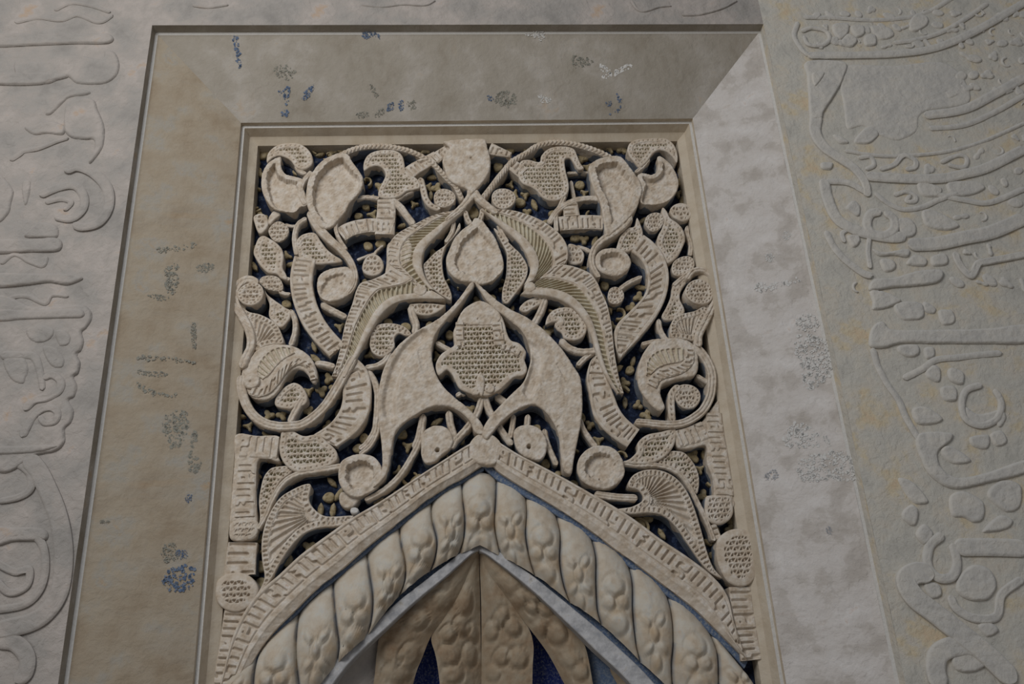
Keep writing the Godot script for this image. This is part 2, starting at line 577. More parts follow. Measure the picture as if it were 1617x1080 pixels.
# The carving on top of a ribbon: t across (0..1), s along, w the width.
func carve_ribbon(style: String, t: float, s: float, w: float, o: Dictionary) -> float:
	tint = Color.WHITE
	var edge := minf(t, 1.0 - t) * w
	match style:
		"stem":
			var h := bevel(edge, minf(w * 0.42, 4.0))
			if w > 6.0:
				h -= 2.0 * clampf(1.0 - absf(t - 0.5) * w / 1.4, 0.0, 1.0)
			return h + rough.get_noise_2d(s * 2.0, t * w * 2.0) * 1.4
		"twin":
			return bevel(edge, 2.5) + rough.get_noise_2d(s * 2.0, t * w * 2.0) * 1.0 - 2.4 * (clampf(1.0 - absf(t - 0.3) * w / 1.3, 0.0, 1.0) + clampf(1.0 - absf(t - 0.7) * w / 1.3, 0.0, 1.0))
		"rope":
			var f := fposmod(s / 7.5 + absf(t - 0.5) * 1.1, 1.0)
			return bevel(edge, w * 0.4) - 3.2 * clampf((absf(f - 0.5) - 0.24) * 6.0, 0.0, 1.0) * clampf(edge / 1.5, 0.0, 1.0)
		"dotstem":
			return bevel(edge, 2.5) + row_pits(s, t * w, w * 0.5, 8.5, 2.0, 4.5)
		"kufic":
			var b: float = o.get("border", 0.14)
			if t < b or t > 1.0 - b:
				var q := minf(t, 1.0 - t) * w
				return bevel(q, 2.2) - (1.2 if absf(q - b * w) < 1.1 else 0.0)
			var vv := (t - b) / (1.0 - 2.0 * b)
			var cell: float = w * (1.0 - 2.0 * b) / 6.0
			cell = clampf(cell, 4.0, 6.0) * 1.1
			return -4.4 * (1.0 - kufic(s / cell + o.get("shift", 0.0), vv, int(o.get("text", 0)))) - 0.3
		"hatch":
			if edge < 1.5:
				return bevel(edge, 1.5)
			tint = Color(0.97, 0.98, 0.90)
			var f := fposmod((s + t * w * o.get("skew", 0.6)) / 8.0, 1.0)
			return -4.6 * clampf((absf(f - 0.5) - 0.18) * 6.0, 0.0, 1.0) - 0.3
		"wing":
			var k: Array = o.get("zones", [0.38, 0.44, 0.72])
			if t < k[0]:
				var q: float = t / k[0]
				if q < 0.12 or q > 0.9:
					return bevel(edge, 2.0)
				var cell := clampf(w * k[0] * 0.8 / 6.0, 3.6, 5.2)
				return -4.0 * (1.0 - kufic(s / cell, 1.0 - (q - 0.12) / 0.78, 1))
			if t < k[1]:
				return -1.8 if absf(t - (k[0] + k[1]) * 0.5) * w < 1.0 else 0.3
			if t < k[2]:
				tint = Color(0.97, 0.99, 0.90)
				var f := fposmod((s - (t - k[1]) * w * o.get("skew", 0.9)) / 8.6, 1.0)
				return -5.5 * clampf((absf(f - 0.5) - 0.15) * 6.0, 0.0, 1.0) - 1.0
			var r: float = (t - k[2]) / (1.0 - k[2])
			return 1.6 * sin(PI * clampf(r * 1.1, 0.0, 1.0)) + bevel(edge, 2.5)
		"band":
			if t < 0.10:
				return bevel(edge, 2.0)
			if t < 0.13:
				return -1.8
			if t < 0.60:
				var vv := 1.0 - (t - 0.13) / 0.47
				return -4.6 * (1.0 - kufic(s / 5.7 + o.get("shift", 0.0), vv, int(o.get("text", 0)))) - 0.2
			if t < 0.64:
				return -2.2
			if t < 0.80:
				return -0.6 + rough.get_noise_2d(s, t * 40.0) * 1.4
			return -1.5 - 9.0 * (t - 0.80) * 5.0 * 0.6 + rough.get_noise_2d(s, t * 40.0) * 1.0
	return bevel(edge, 1.6) + 0.5 * rough.get_noise_2d(s, t * w) - 1.2 * maxf(0.0, rough.get_noise_2d(s * 0.35, 60.0))

# A raised ribbon between two rails (working units)
func ribbon(ra: PackedVector2Array, rb: PackedVector2Array, top: float, base: float, style: String, o := {}) -> ArrayMesh:
	var c: float = o.get("cell", 1.15)
	var zoff: float = o.get("z", ZG)
	var la := 0.0
	var wmax := 0.0
	var dense_a := resample(ra, 40)
	var dense_b := resample(rb, 40)
	for k in 41:
		wmax = maxf(wmax, dense_a[k].distance_to(dense_b[k]))
		if k:
			la += ((dense_a[k] + dense_b[k]) * 0.5).distance_to((dense_a[k - 1] + dense_b[k - 1]) * 0.5)
	var nl := maxi(2, int(la / c))
	var nw := maxi(4, int(wmax / c))
	if style == "stem" or style == "twin" or style == "rope" or style == "dotstem":
		nw = clampi(int(wmax / c), 8, 14)
	var pa := resample(ra, nl)
	var pb := resample(rb, nl)
	var v := PackedVector3Array()
	var col := PackedColorArray()
	var ix := PackedInt32Array()
	var s := 0.0
	var flip := (pa[1] - pa[0]).cross(pb[0] - pa[0]) < 0.0
	var rise: float = o.get("rise", 0.0)   # the far end stands this much higher
	for i in nl + 1:
		if i:
			s += ((pa[i] + pb[i]) * 0.5).distance_to((pa[i - 1] + pb[i - 1]) * 0.5)
		var w := pa[i].distance_to(pb[i])
		for j in nw + 1:
			var t := float(j) / nw
			var p := pa[i].lerp(pb[i], t)
			var h := top + carve_ribbon(style, t, s, w, o) + rise * i / nl
			v.append(Vector3(p.x * U, p.y * U, zoff + h * U))
			col.append(tint)
			if cover.size() and (j & 1):
				mark(p)
	var r := nw + 1
	for i in nl:
		for j in nw:
			var k := i * r + j
			if flip:
				ix.append_array([k, k + r, k + 1, k + 1, k + r, k + r + 1])
			else:
				ix.append_array([k, k + 1, k + r, k + 1, k + r + 1, k + r])
	# clockwise seen from the front: check one face and turn all if needed
	var nrm := face_normals(v, ix)
	var zsum := 0.0
	for k in range(0, nrm.size(), 7):
		zsum += nrm[k].z
	if zsum < 0.0:
		for k in range(0, ix.size(), 3):
			var q := ix[k + 1]
			ix[k + 1] = ix[k + 2]
			ix[k + 2] = q
		nrm = face_normals(v, ix)
	for i in nl:
		edge_wall(v, nrm, col, ix, i * r, (i + 1) * r, (i * r) + 1, base, zoff)
		edge_wall(v, nrm, col, ix, i * r + nw, (i + 1) * r + nw, i * r + nw - 1, base, zoff)
	for j in nw:
		edge_wall(v, nrm, col, ix, j, j + 1, r + j, base, zoff)
		edge_wall(v, nrm, col, ix, nl * r + j, nl * r + j + 1, (nl - 1) * r + j, base, zoff)
	return commit(v, nrm, col, ix)

# a wall along the edge a-b, facing away from the inner vertex
func edge_wall(v: PackedVector3Array, nrm: PackedVector3Array, col: PackedColorArray, ix: PackedInt32Array, a: int, b: int, inner: int, base: float, zoff: float):
	var dir := v[b] - v[a]
	var side := v[inner] - v[a]
	if dir.x * side.y - dir.y * side.x > 0.0:
		skirt(v, nrm, col, ix, a, b, base, zoff)
	else:
		skirt(v, nrm, col, ix, b, a, base, zoff)

# rails of a stem from its centre line and its width at start and end
func rails(center: PackedVector2Array, w0: float, w1: float, round_ends := true) -> Array:
	var c := smooth(center, false, 1.6)
	var n := c.size()
	var total := 0.0
	for i in n - 1:
		total += c[i].distance_to(c[i + 1])
	var a := PackedVector2Array()
	var b := PackedVector2Array()
	var s := 0.0
	for i in n:
		if i:
			s += c[i].distance_to(c[i - 1])
		var d := (c[mini(i + 1, n - 1)] - c[maxi(i - 1, 0)]).normalized().orthogonal()
		var w := lerpf(w0, w1, s / total) * 0.5
		if round_ends:
			var q := minf(s, total - s)
			if q < w:
				w *= sqrt(maxf(0.05, 1.0 - pow(1.0 - q / w, 2.0)))
		a.append(c[i] - d * w)
		b.append(c[i] + d * w)
	return [a, b]

# ---------------------------------------------------------------- the carved panel

var panel: Node3D

func B(called: String, tile: String, s: String, top: float, style := "plain", o := {}, label := "") -> MeshInstance3D:
	var z: float = o.get("z", ZG) + top * U
	var pts := smooth(on(tile, s, z), true)
	if o.has("pivot"):
		o.pivot = on(tile, o.pivot, z)[0]
	if o.has("cut"):
		var cuts := []
		for c in o.cut:
			cuts.append([smooth(on(tile, c[0], z), false, 6.0), c[1], c[2]])
		o.cuts = cuts
	if o.has("hole"):
		var holes := []
		for c in o.hole:
			holes.append([on(tile, c[0], z)[0], c[1], c[2]])
		o.holes = holes
	return part(called, blob(pts, top, o.get("base", 0.0), style, o), o.get("mat", M.stucco), o.get("parent", panel), label)

func S(called: String, tile: String, s: String, w0: float, w1: float, top: float, style := "stem", o := {}, label := "") -> MeshInstance3D:
	var z: float = o.get("z", ZG) + top * U
	var r := rails(on(tile, s, z), w0, w1)
	return part(called, ribbon(r[0], r[1], top, o.get("base", 0.0), style, o), o.get("mat", M.stucco), o.get("parent", panel), label)

func R(called: String, tile: String, s: String, q: String, top: float, style: String, o := {}, label := "") -> MeshInstance3D:
	var z: float = o.get("z", ZG) + top * U
	return part(called, ribbon(smooth(on(tile, s, z), false), smooth(on(tile, q, z), false), top, o.get("base", 0.0), style, o), o.get("mat", M.stucco), o.get("parent", panel), label)

func K(called: String, tile: String, s: String, w0: float, w1: float, top: float, o := {}, label := "") -> MeshInstance3D:
	var z: float = o.get("z", ZG) + top * U
	var r := rails(on(tile, s, z), w0, w1, false)
	return part(called, ribbon(r[0], r[1], top, o.get("base", 0.0), "kufic", o), o.get("mat", M.stucco), o.get("parent", panel), label)

# a disc in the tile's pixels
func disc_pts(tile: String, at: String, r: float, top: float, zoff := ZG) -> PackedVector2Array:
	var c := on(tile, at, zoff + top * U)[0]
	var t: Vector3 = tiles[tile]
	var out := PackedVector2Array()
	for k in 28:
		var a := TAU * k / 28
		out.append(c + Vector2(cos(a), sin(a)) * (r / t.z) * (1.06 + 0.03 * sin(a * 3.0 + r)))
	return out

func disc(called: String, tile: String, at: String, r: float, top: float, style := "rosette", o := {}, label := "") -> MeshInstance3D:
	if o.has("hole"):
		var holes := []
		for c in o.hole:
			holes.append([on(tile, c[0], ZG + top * U)[0], c[1], c[2]])
		o.holes = holes
	return part(called, blob(smooth(disc_pts(tile, at, r, top), true), top, o.get("base", 0.0), style, o), o.get("mat", M.stucco), o.get("parent", panel), label)

func build_panel():
	panel = thing("carved_panel", "deeply undercut stucco arabesque of leaves, stems and medallions over blue ground", "relief")
	cover_at = wall(Vector2(330, 1000), ZG)
	cover_at = Vector2(cover_at.x, wall(Vector2(760, 1010), ZG).y)
	cover.resize(COVER_N * COVER_N)
	build_left_half()
	build_right_half()
	build_middle()
	build_vines()

func build_left_half():
	# upper corner
	B("lattice_leaf", "a", "430,305 425,255 450,200 510,150 600,125 720,125 800,165 850,230 862,300 830,350 760,372 700,348 655,290 600,255 540,242 480,265", 28.0, "lattice")
	S("stem", "a", "700,330 730,380 800,410", 8.0, 9.0, 26.0)
	B("crescent_leaf", "a", "560,255 500,268 430,320 385,400 372,500 390,600 440,690 500,745 580,765 690,772 740,725 805,700 790,600 760,520 775,470 720,445 620,420 575,380 558,320", 34.0, "hollow", {"open": Vector2(0.35, -0.8), "rim": 9.0, "reach": 20.0, "deep": 7.0}, "crescent leaf with a broken hollow face")
	B("drop_leaf", "a", "1200,235 1230,290 1290,370 1338,460 1320,560 1270,630 1210,690 1170,770 1110,840 1060,900 1000,930 940,920 880,860 830,770 800,680 800,560 830,440 890,350 960,280 1050,235 1130,212", 37.0, "hollow", {"open": Vector2(0.9, -0.35), "rim": 11.0, "reach": 24.0, "deep": 8.0}, "large drop-shaped leaf with a hollow smooth face")
	S("stem", "a", "790,700 745,610 752,520 790,450 850,385", 8.0, 8.0, 35.5, "twin")
	S("stem", "d", "835,-200 885,-90 955,5 1035,85 1115,155 1190,240 1240,330 1262,430 1240,520 1190,590", 17.0, 8.0, 35.0, "twin")
	S("stem", "d", "1085,-130 1078,-20 1120,80 1180,170", 7.0, 6.0, 33.0)
	B("ring", "d", "900,510 920,420 1000,362 1100,338 1180,332 1235,372 1262,440 1255,520 1212,590 1130,640 1040,662 960,640 915,590", 34.0, "hollow", {"open": Vector2(-0.5, -0.8), "rim": 13.0, "reach": 20.0, "deep": 3.0, "hole": [["1130,485", 2.6, 4.0]]}, "blank round boss with a shallow dished face")
	S("rope_stem", "b", "-420,420 -330,320 -220,242 -120,192 -20,157 100,142 220,142 330,157 440,182 540,222 620,267 700,325 760,390 830,465 890,515 930,590 960,660", 11.0, 9.0, 32.0, "rope", {}, "rope-twisted stem arching along the top edge")
	B("lattice_leaf", "b", "30,380 25,310 60,240 130,200 240,185 330,195 390,240 412,320 420,385 470,420 540,470 560,540 500,565 430,580 380,620 300,645 220,645 165,620 170,560 200,500 232,420 205,360 150,335 90,350", 29.0, "lattice", {"rim": 7.5})
	K("kufic_band", "b", "430,420 500,365 580,320 650,280 720,240", 26.0, 22.0, 29.5, {"border": 0.1, "text": 0})
	K("kufic_band", "b", "690,270 760,220 850,160", 22.0, 18.0, 30.5, {"border": 0.1, "text": 1})
	S("stem", "b", "560,450 590,560 615,650 670,715 750,745", 12.0, 10.0, 27.0, "dotstem")
	disc("rosette", "b", "790,640", 108.0, 30.0, "rosette", {"rim": 7.0})
	# wing: two lobes of a half palmette
	S("stem", "b", "1050,530 1042,610 985,690 900,770 800,850", 18.0, 8.0, 36.0, "stem")
	R("wing_leaf", "e", "1000,-298 890,-208 760,-178 640,-138 540,-88 420,-28 330,30 270,110 250,200 255,290 330,355 420,425 510,510", "1040,-268 950,-168 850,-88 750,10 660,100 600,180 578,270 588,370 630,470 700,560", 33.0, "wing", {"zones": [0.34, 0.40, 0.72], "skew": -0.7}, "ribbed half-palmette leaf with an inscribed edge")
	var wing_a := R("wing_leaf", "d", "1600,330 1540,395 1420,455 1317,485 1270,560 1235,680 1190,800 1160,900 1140,1000 1120,1110 1080,1260 1040,1370", "2117,640 1990,640 1837,640 1717,655 1607,700 1517,780 1437,900 1357,1050 1300,1160 1230,1280 1180,1380", 34.0, "wing", {"zones": [0.36, 0.42, 0.74], "skew": 1.0}, "long ribbed leaf sweeping down with an inscribed edge")
	B("plain_leaf", "e", "250,120 330,90 420,40 480,120 470,260 400,350 300,400 230,420 240,300", 31.0, "plain")
	disc("knob", "e", "560,555", 62.0, 36.5, "plain", {"parent": wing_a})
	B("lattice_leaf", "e", "930,-80 880,30 800,125 700,200 620,280 588,320 600,400 640,490 700,560 790,620 850,650 858,600 830,520 790,440 772,340 772,240 810,130 880,50 940,-30", 24.0, "lattice_tick", {"rim": 8.0})
	B("bud", "e", "10,350 30,270 80,220 150,220 200,270 215,340 180,400 110,420 40,400", 22.0, "dots")
	S("stem", "e", "120,225 150,180 210,130", 6.0, 5.0, 14.0)
	S("stem", "e", "-40,270 60,230 130,210", 6.0, 5.0, 12.0)
	# kufic blocks under the drop leaf
	K("kufic_band", "b", "240,655 238,760 230,860 222,985", 31.0, 33.0, 28.0, {"border": 0.06, "text": 1})
	K("kufic_band", "b", "-195,985 -110,935 0,905 130,895 300,925", 28.0, 26.0, 28.6, {"border": 0.08, "text": 0})
	S("stem", "a", "1220,655 1350,630 1490,640", 8.0, 9.0, 26.0)
	S("stem", "b", "270,640 370,720 430,800 500,890", 14.0, 12.0, 27.0)
	S("stem", "b", "300,690 420,600 500,570", 7.0, 9.0, 25.0)
	# plant by the left edge
	B("lattice_leaf", "d", "350,60 320,120 300,200 330,270 380,340 440,390 520,402 560,440 620,455 605,400 575,340 585,250 570,170 520,110 460,70 400,40", 26.0, "lattice", {"rim": 9.0})
	B("pod", "a", "340,960 310,880 300,820 350,790 410,800 440,860 430,920 380,975", 25.0, "dots")
	B("pod", "a", "440,960 470,900 530,860 590,880 632,930 620,1000 560,1050 490,1040", 27.0, "rosette", {"rim": 5.0})
	B("plain_leaf", "a", "430,875 450,810 490,765 545,770 550,810 500,850 460,890", 24.0, "plain")
	S("stem", "a", "600,890 650,905 720,905", 6.0, 7.0, 16.0)
	B("pod", "d", "355,460 390,425 460,415 530,430 570,480 580,530 560,560 500,560 420,540 370,500", 24.0, "rosette", {"rim": 5.0})
	S("stem", "d", "540,560 590,585 650,590", 8.0, 7.0, 22.0)
	B("lattice_leaf", "d", "390,480 420,580 500,650 560,690 600,720 650,750 640,830 560,910 480,850 445,790 450,690 420,610", 22.0, "lattice", {"rim": 8.0})
	S("stem", "d", "650,740 690,830 690,950 650,1080", 9.0, 10.0, 23.0)
	S("stem", "d", "560,410 600,440 650,450", 8.0, 8.0, 24.0)
	# kufic scroll
	B("lattice_leaf", "d", "720,205 700,110 745,40 830,10 890,20 930,80 990,160 1060,220 1125,260 1130,290 1000,305 900,310 830,295 750,265", 27.0, "lattice", {"rim": 8.0})
	S("stem", "d", "800,-130 720,-70 690,20 690,110 710,220", 10.0, 9.0, 28.0)
	K("kufic_band", "d", "790,250 765,340 752,440 757,540 777,640 815,750 870,860 940,960 1020,1050 1090,1120", 38.0, 32.0, 29.0, {"border": 0.17, "text": 0}, "broad inscribed scroll band")
	R("kufic_band", "g", "1270,230 1370,340 1410,470 1415,620 1390,760 1320,890 1220,990 1090,1080", "1190,330 1160,430 1145,540 1140,640 1110,740 1040,840 950,910 870,960", 28.0, "kufic", {"border": 0.15, "text": 1}, "inscribed scroll band curling down to a latticed leaf")
	B("lattice_leaf", "E", "440,60 462,45 500,68 560,98 640,90 690,130 740,180 745,230 700,265 620,290 540,300 490,285 445,240 425,180 430,110", 28.6, "lattice", {"rim": 8.0})
	# scroll at the left edge
	disc("rosette", "d", "275,590", 118.0, 39.5, "rosette", {"rim": 8.0})
	S("stem", "d", "340,490 255,448 170,482 115,570 125,680 180,780 240,890 272,990 268,1090 220,1190 185,1290", 15.0, 14.0, 38.0, "stem", {}, "stem scrolling round the left rosette")
	S("stem", "g", "190,400 178,470 190,560 230,680 300,780 400,850 520,880 640,880 760,860 880,780 980,680 1060,560 1130,440 1190,330 1250,220", 14.0, 15.0, 34.0, "twin")
	B("fan_leaf", "d", "190,720 260,760 350,780 440,820 520,880 570,980 580,1060 480,1070 400,1090 330,1130 290,1090 270,1000 240,900 205,810", 32.0, "fan", {"pivot": "300,1140", "ribs": 6.5, "rim": 9.0, "reach": 14.0}, "small fan-ribbed leaf with a beaded edge")
	var curl_a := B("curled_leaf", "g", "200,470 185,400 210,320 270,230 350,150 450,112 560,108 660,120 750,160 830,220 880,300 902,390 890,475 850,465 820,405 770,355 700,345 640,385 590,455 540,545 470,615 390,640 310,625 250,575 225,515", 32.5, "plain", {}, "curled leaf with ribs above and an inscribed lower edge")
	R("rib_field", "g", "350,430 330,350 370,250 460,165 560,132 640,140", "390,440 440,400 500,330 560,265 640,215 690,190", 35.5, "hatch", {"parent": curl_a, "skew": 0.3, "base": 28.0})
	K("kufic_band", "g", "280,540 350,560 430,535 500,465 560,380 640,300 740,268 815,300 855,370 870,440", 16.0, 11.0, 36.5, {"parent": curl_a, "border": 0.1, "text": 0, "base": 28.0})
	disc("knob", "g", "280,455", 72.0, 38.0, "plain", {"parent": curl_a, "hole": [["268,460", 2.2, 4.0]]})
	B("rosette", "g", "500,650 525,585 600,510 680,472 750,500 800,570 810,640 770,690 700,700 640,722 560,712 510,690", 25.0, "lattice", {"rim": 8.0})
	S("stem", "g", "760,620 710,710 665,790 640,850", 12.0, 11.0, 26.0)
	# between scroll and wing
	B("spiral_leaf", "C", "940,370 950,310 1000,275 1080,270 1150,290 1192,335 1160,345 1115,332 1088,362 1090,410 1060,452 1010,472 960,452 940,412", 26.0, "lattice_tick", {"rim": 8.0})
	S("stem", "g", "1590,170 1550,250 1470,305 1360,325", 10.0, 10.0, 25.0)
	S("stem", "g", "880,290 960,290 1070,320", 11.0, 11.0, 25.0)
	S("stem", "e", "470,700 490,790 520,880 505,970", 13.0, 12.0, 25.0)
	B("dotted_leaf", "e", "460,690 640,678 760,690 800,700 740,755 640,795 520,775", 24.0, "dots")
	S("stem", "d", "940,680 1040,740 1180,810", 12.0, 11.0, 24.0)
	S("stem", "g", "1380,360 1440,450 1470,560 1470,680 1460,820 1440,930 1370,1040 1300,1100", 11.0, 9.0, 24.0)
	# lower corner
	B("lattice_leaf", "l", "510,335 560,312 680,300 750,318 700,380 620,440 560,540 510,660 460,780 412,870 420,780 410,640 430,500 460,400", 24.0, "lattice_tick", {"rim": 6.0})
	S("stem", "l", "1200,300 1080,322 950,345 830,360 720,400 640,460 580,540 520,660 470,780 400,900", 11.0, 7.0, 28.5)
	B("fan_leaf", "E", "600,372 560,368 490,400 430,440 380,510 342,600 325,700 330,800 342,880 322,940 285,1000 325,965 380,895 430,805 490,715 560,645 640,612 740,602 800,582 835,542 740,545 670,540 615,500 590,450", 31.0, "fan", {"pivot": "620,530", "ribs": 5.5, "rim": 10.0, "reach": 15.0, "hub": 14.0}, "tall fan-ribbed leaf with a chipped crest")
	B("ring", "E", "752,300 770,240 830,205 890,198 950,215 990,265 995,330 960,392 905,425 860,440 800,420 760,365", 33.0, "hollow", {"rim": 11.0, "reach": 20.0, "deep": 8.0}, "open ring with a hollow centre beside the left arch band")
	B("broken_stub", "E", "770,410 870,432 850,480 800,500 760,470", 24.0, "plain")
	S("stem", "E", "1222,0 1205,120 1150,230 1085,325 1000,400 900,455", 10.0, 9.0, 26.0)
	B("white_pebble", "E", "818,512 825,498 842,494 860,500 866,514 856,528 838,532 822,526", 27.0, "plain", {"mat": M.white, "base": 8.0}, "small white lump of fresh gypsum")
	S("stem", "E", "975,0 965,80 930,150 870,200", 9.0, 8.0, 24.0)

func build_right_half():
	B("lattice_leaf", "c", "965,170 1000,110 1090,80 1200,72 1310,72 1390,120 1430,190 1442,260 1430,305 1390,250 1330,200 1260,190 1200,230 1150,300 1080,350 1020,290 980,240", 28.0, "lattice")
	S("stem", "c", "1170,270 1110,340 1040,400", 9.0, 8.0, 27.0)
	B("crescent_leaf", "c", "1250,250 1300,258 1380,330 1430,420 1450,500 1430,580 1370,650 1290,690 1180,700 1100,690 1080,620 1090,520 1060,430 1110,405 1190,420 1245,390 1255,320", 34.0, "hollow", {"open": Vector2(0.3, -0.9), "rim": 8.0, "reach": 20.0, "deep": 7.0}, "crescent leaf with a scooped face")
	B("drop_leaf", "c", "820,240 900,250 960,310 1020,390 1080,480 1104,570 1080,660 1050,740 990,820 920,890 850,950 790,1000 755,960 740,850 720,740 690,640 640,540 610,430 600,340 660,285 740,255", 37.0, "hollow", {"rim": 13.0, "reach": 24.0, "deep": 8.0, "hole": [["840,490", 1.4, 3.0], ["937,500", 1.4, 3.0]]}, "large drop-shaped leaf with a hooked hollow")
	S("stem", "f", "1000,-150 900,-40 800,30 710,90 650,165 628,250 645,340 700,430", 16.0, 9.0, 36.0)
	B("ring", "f", "655,290 670,220 730,170 820,155 910,170 970,220 1000,290 980,350 930,400 850,422 760,402 690,360", 34.0, "hollow", {"rim": 9.0, "reach": 20.0, "deep": 7.0}, "open ring with a hollow centre below the large drop leaf")
	S("rope_stem", "c", "-420,650 -380,600 -310,510 -250,430 -190,360 -130,290 -50,240 20,200 80,155 160,122 250,107 340,107 430,117 520,137 620,167 720,207 810,250", 10.0, 11.0, 32.0, "rope", {}, "rope-twisted stem arching along the top edge")
	B("lattice_leaf", "c", "130,300 150,240 210,180 290,155 390,155 460,180 490,240 520,310 552,362 500,370 450,300 420,265 372,280 380,380 400,460 412,540 390,610 310,662 220,662 150,625 110,575 50,535 -30,500 -70,420 -50,300 30,280", 29.0, "lattice", {"rim": 7.5})
	K("kufic_band", "c", "-20,400 -90,350 -170,300", 26.0, 22.0, 29.5, {"border": 0.1, "text": 0})
	K("kufic_band", "b", "1215,170 1280,190 1350,210 1420,230", 26.0, 10.0, 31.0, {"border": 0.1, "text": 1})
	disc("rosette", "b", "1350,645", 120.0, 30.0, "rosette", {"rim": 8.0})
	S("stem", "b", "1060,560 1115,640 1190,705 1290,780", 16.0, 12.0, 36.0)
	R("wing_leaf", "B", "100,562 170,575 260,582 340,602 420,632 490,672 560,732 600,800 606,870 590,905", "75,585 130,625 200,685 270,745 330,812 368,890 372,960 335,1040", 33.0, "wing", {"zones": [0.36, 0.42, 0.76], "skew": 0.9}, "ribbed half-palmette leaf with an inscribed edge")
	var wing_b := R("wing_leaf", "f", "270,330 340,312 420,320 520,350 620,400 680,480 720,570 770,680 800,800 820,920 830,1020 840,1120 860,1250 890,1400 930,1530", "-50,600 80,602 200,612 320,642 430,702 520,792 580,882 620,982 650,1082 690,1202 740,1332 800,1432 870,1532", 34.0, "wing", {"zones": [0.42, 0.48, 0.76], "skew": -0.8}, "long ribbed leaf with an inscribed edge ending in a spike")
	disc("knob", "f", "45,525", 55.0, 36.5, "plain", {"parent": wing_b})
	B("spiral_leaf", "f", "190,880 210,800 270,740 370,715 460,730 540,790 580,870 575,950 530,1010 450,1032 370,1010 342,960 300,930 275,880 310,850 240,865", 26.0, "lattice", {"rim": 8.0})
	S("stem", "i", "330,60 400,130 500,172 620,172 690,150", 13.0, 12.0, 26.0)
	S("stem", "i", "650,170 560,240 490,310", 10.0, 9.0, 24.0)
	B("dotted_leaf", "f", "-60,730 0,660 100,620 185,615 165,670 80,722 0,765", 24.0, "dots")
	S("stem", "f", "190,630 155,730 105,830 60,900", 12.0, 12.0, 25.0)
	R("kufic_band", "f", "1120,30 1200,90 1280,180 1330,280 1357,400 1352,520 1322,640 1272,750 1200,860 1120,960 1040,1050 960,1130 900,1200", "1000,190 1080,250 1130,330 1155,430 1150,530 1110,620 1040,700 960,780 880,860 842,940 840,1030 860,1120 890,1190", 29.0, "kufic", {"border": 0.17, "text": 0}, "broad inscribed scroll band")
	R("kufic_band", "i", "690,190 620,260 590,350 580,450 600,560 620,680 650,790 710,880 790,960 880,1030 960,1080", "700,230 740,320 770,430 810,520 842,600 880,700 930,780 1000,850 1080,912", 28.0, "kufic", {"border": 0.14, "text": 1}, "inscribed scroll band curling down to a latticed leaf")
	B("lattice_leaf", "F", "870,135 920,92 1000,75 1075,58 1082,110 1060,170 1010,222 940,252 860,256 790,245 830,222 868,180", 28.6, "lattice", {"rim": 8.0})
	B("lattice_leaf", "f", "870,120 900,40 960,-30 1030,-50 1055,-130 1092,-60 1112,20 1100,85 1050,145 980,192 920,190 865,165", 28.0, "lattice", {"rim": 7.0})
	B("lattice_leaf", "c", "1300,730 1340,770 1370,830 1440,880 1490,940 1512,1030 1490,1100 1450,1180 1390,1240 1340,1255 1300,1180 1250,1100 1250,1010 1290,930 1310,850 1285,780", 26.0, "lattice", {"rim": 9.0})
	B("pod", "c", "1130,880 1150,810 1220,778 1280,790 1312,840 1290,910 1240,952 1180,950", 26.5, "rosette", {"rim": 6.0})
	B("pod", "c", "1365,760 1400,710 1470,688 1540,710 1572,770 1560,830 1500,862 1430,840 1390,812", 27.0, "dots")
	B("pod", "f", "1385,350 1400,290 1450,250 1520,230 1580,250 1602,310 1580,370 1520,402 1450,422 1400,402", 25.0, "rosette", {"rim": 7.0})
	S("stem", "f", "1560,230 1565,130 1535,20 1530,-50", 9.0, 7.0, 18.0)
	disc("rosette", "D", "1405,78", 86.0, 39.5, "rosette", {"rim": 8.0})
	S("stem", "D", "1330,0 1370,-52 1440,-52 1500,10 1515,90 1480,180 1435,270 1402,340 1400,410", 10.0, 14.0, 38.0, "stem", {}, "stem scrolling round the right rosette")
	B("fan_leaf", "D", "1300,212 1380,192 1440,155 1485,125 1470,190 1430,260 1402,330 1392,375 1300,365 1235,355 1228,290 1250,240", 32.0, "fan", {"pivot": "1340,390", "ribs": 6.5, "rim": 9.0, "reach": 14.0}, "small fan-ribbed leaf with a beaded edge")
	B("lattice_leaf", "f", "1390,520 1440,490 1520,430 1562,418 1530,480 1472,560 1462,640 1500,720 1500,775 1420,832 1330,842 1290,800 1330,720 1372,620", 24.0, "lattice", {"rim": 8.0})
	S("stem", "f", "1260,830 1275,920 1310,990 1350,1040", 10.0, 10.0, 24.0)
	S("stem", "f", "1400,510 1480,440 1580,360", 9.0, 8.0, 26.0)
	var curl_b := B("curled_leaf", "j", "560,70 680,50 800,52 900,85 960,165 977,270 970,360 930,412 830,432 720,455 640,492 618,560 640,640 662,705 620,742 550,702 480,622 420,522 398,400 420,280 470,170", 32.5, "plain", {}, "curled leaf with ribs above and an inscribed lower edge")
	R("rib_field", "j", "480,400 495,270 570,180 690,145 830,140", "530,390 600,330 690,295 780,280 850,255", 35.5, "hatch", {"parent": curl_b, "skew": 0.2, "base": 28.0})
	K("kufic_band", "j", "535,500 575,425 650,385 750,360 840,320 895,250 895,160", 17.0, 14.0, 36.5, {"parent": curl_b, "border": 0.1, "text": 0, "base": 28.0})
	S("stem", "j", "930,110 1005,180 1072,280 1108,390 1108,500 1088,610 1030,720 950,790 850,845 740,865 620,862 500,850 380,840", 15.0, 12.0, 34.0, "twin")
	S("stem", "j", "960,400 1010,430 1080,470", 8.0, 8.0, 26.0)
	S("stem", "j", "440,110 530,85 620,70", 9.0, 8.0, 27.0)
	disc("rosette", "j", "875,600", 120.0, 27.0, "rosette", {"rim": 8.0})
